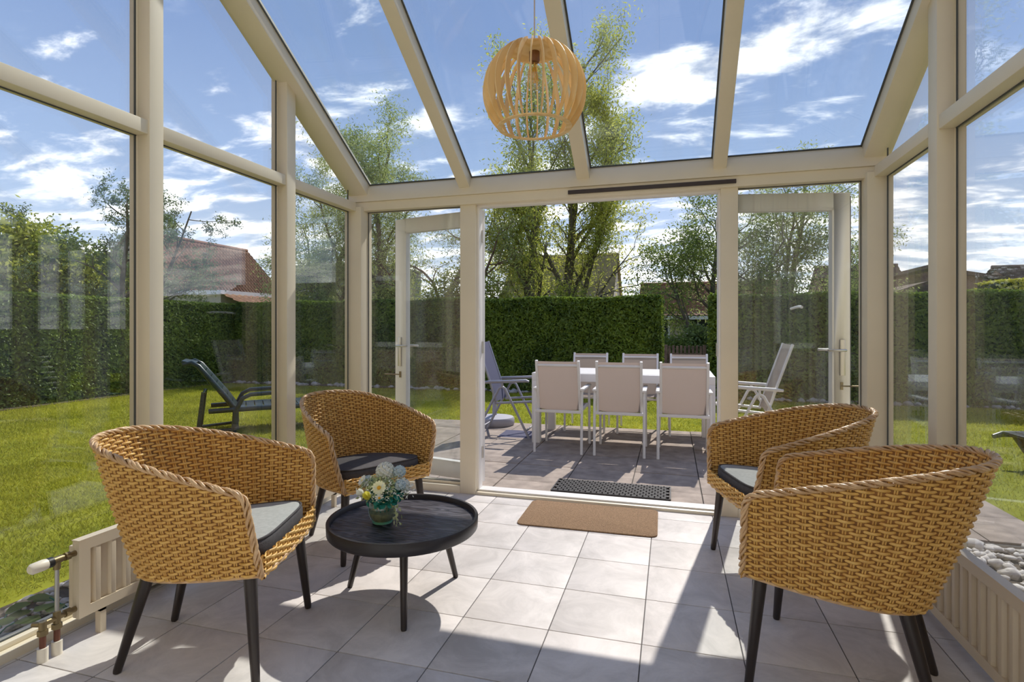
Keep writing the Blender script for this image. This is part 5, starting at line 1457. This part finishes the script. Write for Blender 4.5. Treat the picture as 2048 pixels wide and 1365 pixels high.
part('cladding', MB().box(-3.0, 3.0, -2.6, 2.6, 2.6, 4.75), 'clad_grey', gb)
part('brick_base', MB().box(-3.0, 3.0, -2.55, 2.6, 0, 2.6), 'brick_house', gb)
part('roof_edge', MB().box(-3.1, 3.1, -2.7, 2.7, 4.75, 4.85), 'clad_grey', gb)
for k in range(3):
    house_window(gb, -2.7 + k * 1.9, -1.2 + k * 1.9, -2.62, 2.75, 3.45)
gable_house('house', 'mossy tiled house half hidden behind the two-trunked tree', -8.6, -2.9, 28.0, 33.6, 2.8, 5.25, 'x', 'wall_cream', 'roof_ochre', 13, 28)
h3 = gable_house('house', 'low house with dark red roof showing left of the gate tree', -1.3, 5.0, 25.8, 30.6, 1.95, 3.35, 'x', 'brick_grey', 'roof_red', 8, 30)
house_window(h3, -2.9, -1.9, -2.42, 0.7, 1.8); house_window(h3, -1.2, -0.2, -2.42, 0.7, 1.8)
def mono_house(name, label, x0, x1, y0, y1, zl, zr, wall, roof):
    t = thing(name, label, 'house', ((x0 + x1) / 2, (y0 + y1) / 2, -0.1))
    X, Y = (x1 - x0) / 2, (y1 - y0) / 2
    part('wall', MB().prism([(-X, 0), (X, 0), (X, zr + 0.1), (-X, zl + 0.1)], lambda u, v, s: (u, s, v), -Y, Y), wall, t)
    part('roof', MB().prism([(-X - 0.3, zl + 0.10), (X + 0.3, zr + 0.10), (X + 0.3, zr + 0.25), (-X - 0.3, zl + 0.25)], lambda u, v, s: (u, s, v), -Y - 0.3, Y + 0.3), roof, t)
    house_window(t, -X * 0.4, X * 0.3, -Y - 0.0, 0.9, min(zl, zr) - 0.2)
    return t
mono_house('house', 'brown pent-roofed house with high left edge beyond the right hedge', 10.7, 14.0, 27.5, 32.0, 3.75, 2.95, 'brick_house', 'roof_dark')
mono_house('house', 'lower brown pent-roofed house left of the taller pent roof', 8.6, 10.0, 27.2, 31.0, 2.35, 3.05, 'brick_grey', 'roof_dark')
gable_house('house', 'house with long brown roof above the golden hedge', 14.9, 24.0, 28.5, 35.0, 2.5, 4.1, 'x', 'brick_house', 'roof_dark', 10, 40)
gable_house('house', 'distant house with brown roof seen between the right door and corner post', 8.8, 13.0, 36.0, 41.0, 2.9, 5.0, 'x', 'brick_house', 'roof_dark', 9, 20)
lp = thing('street_lamp', 'thin dark street lamp with bent arm over the hedge', 'street lamp', (-3.0, 24.1, -0.1))
part('pole', MB().tube([(0, 0, 0), (0, 0, 2.55), (0.1, 0, 2.75)], 0.045, 8), 'black_plastic', lp, smooth=True)
part('arm', MB().tube([(0.1, 0, 2.75), (1.0, 0.25, 3.1), (1.65, 0.45, 3.2)], 0.025, 8), 'black_plastic', lp, smooth=True)
part('antenna', MB().tube([(1.62, 0.45, 3.2), (1.60, 0.45, 3.75)], 0.02, 6), 'black_plastic', lp, smooth=True)
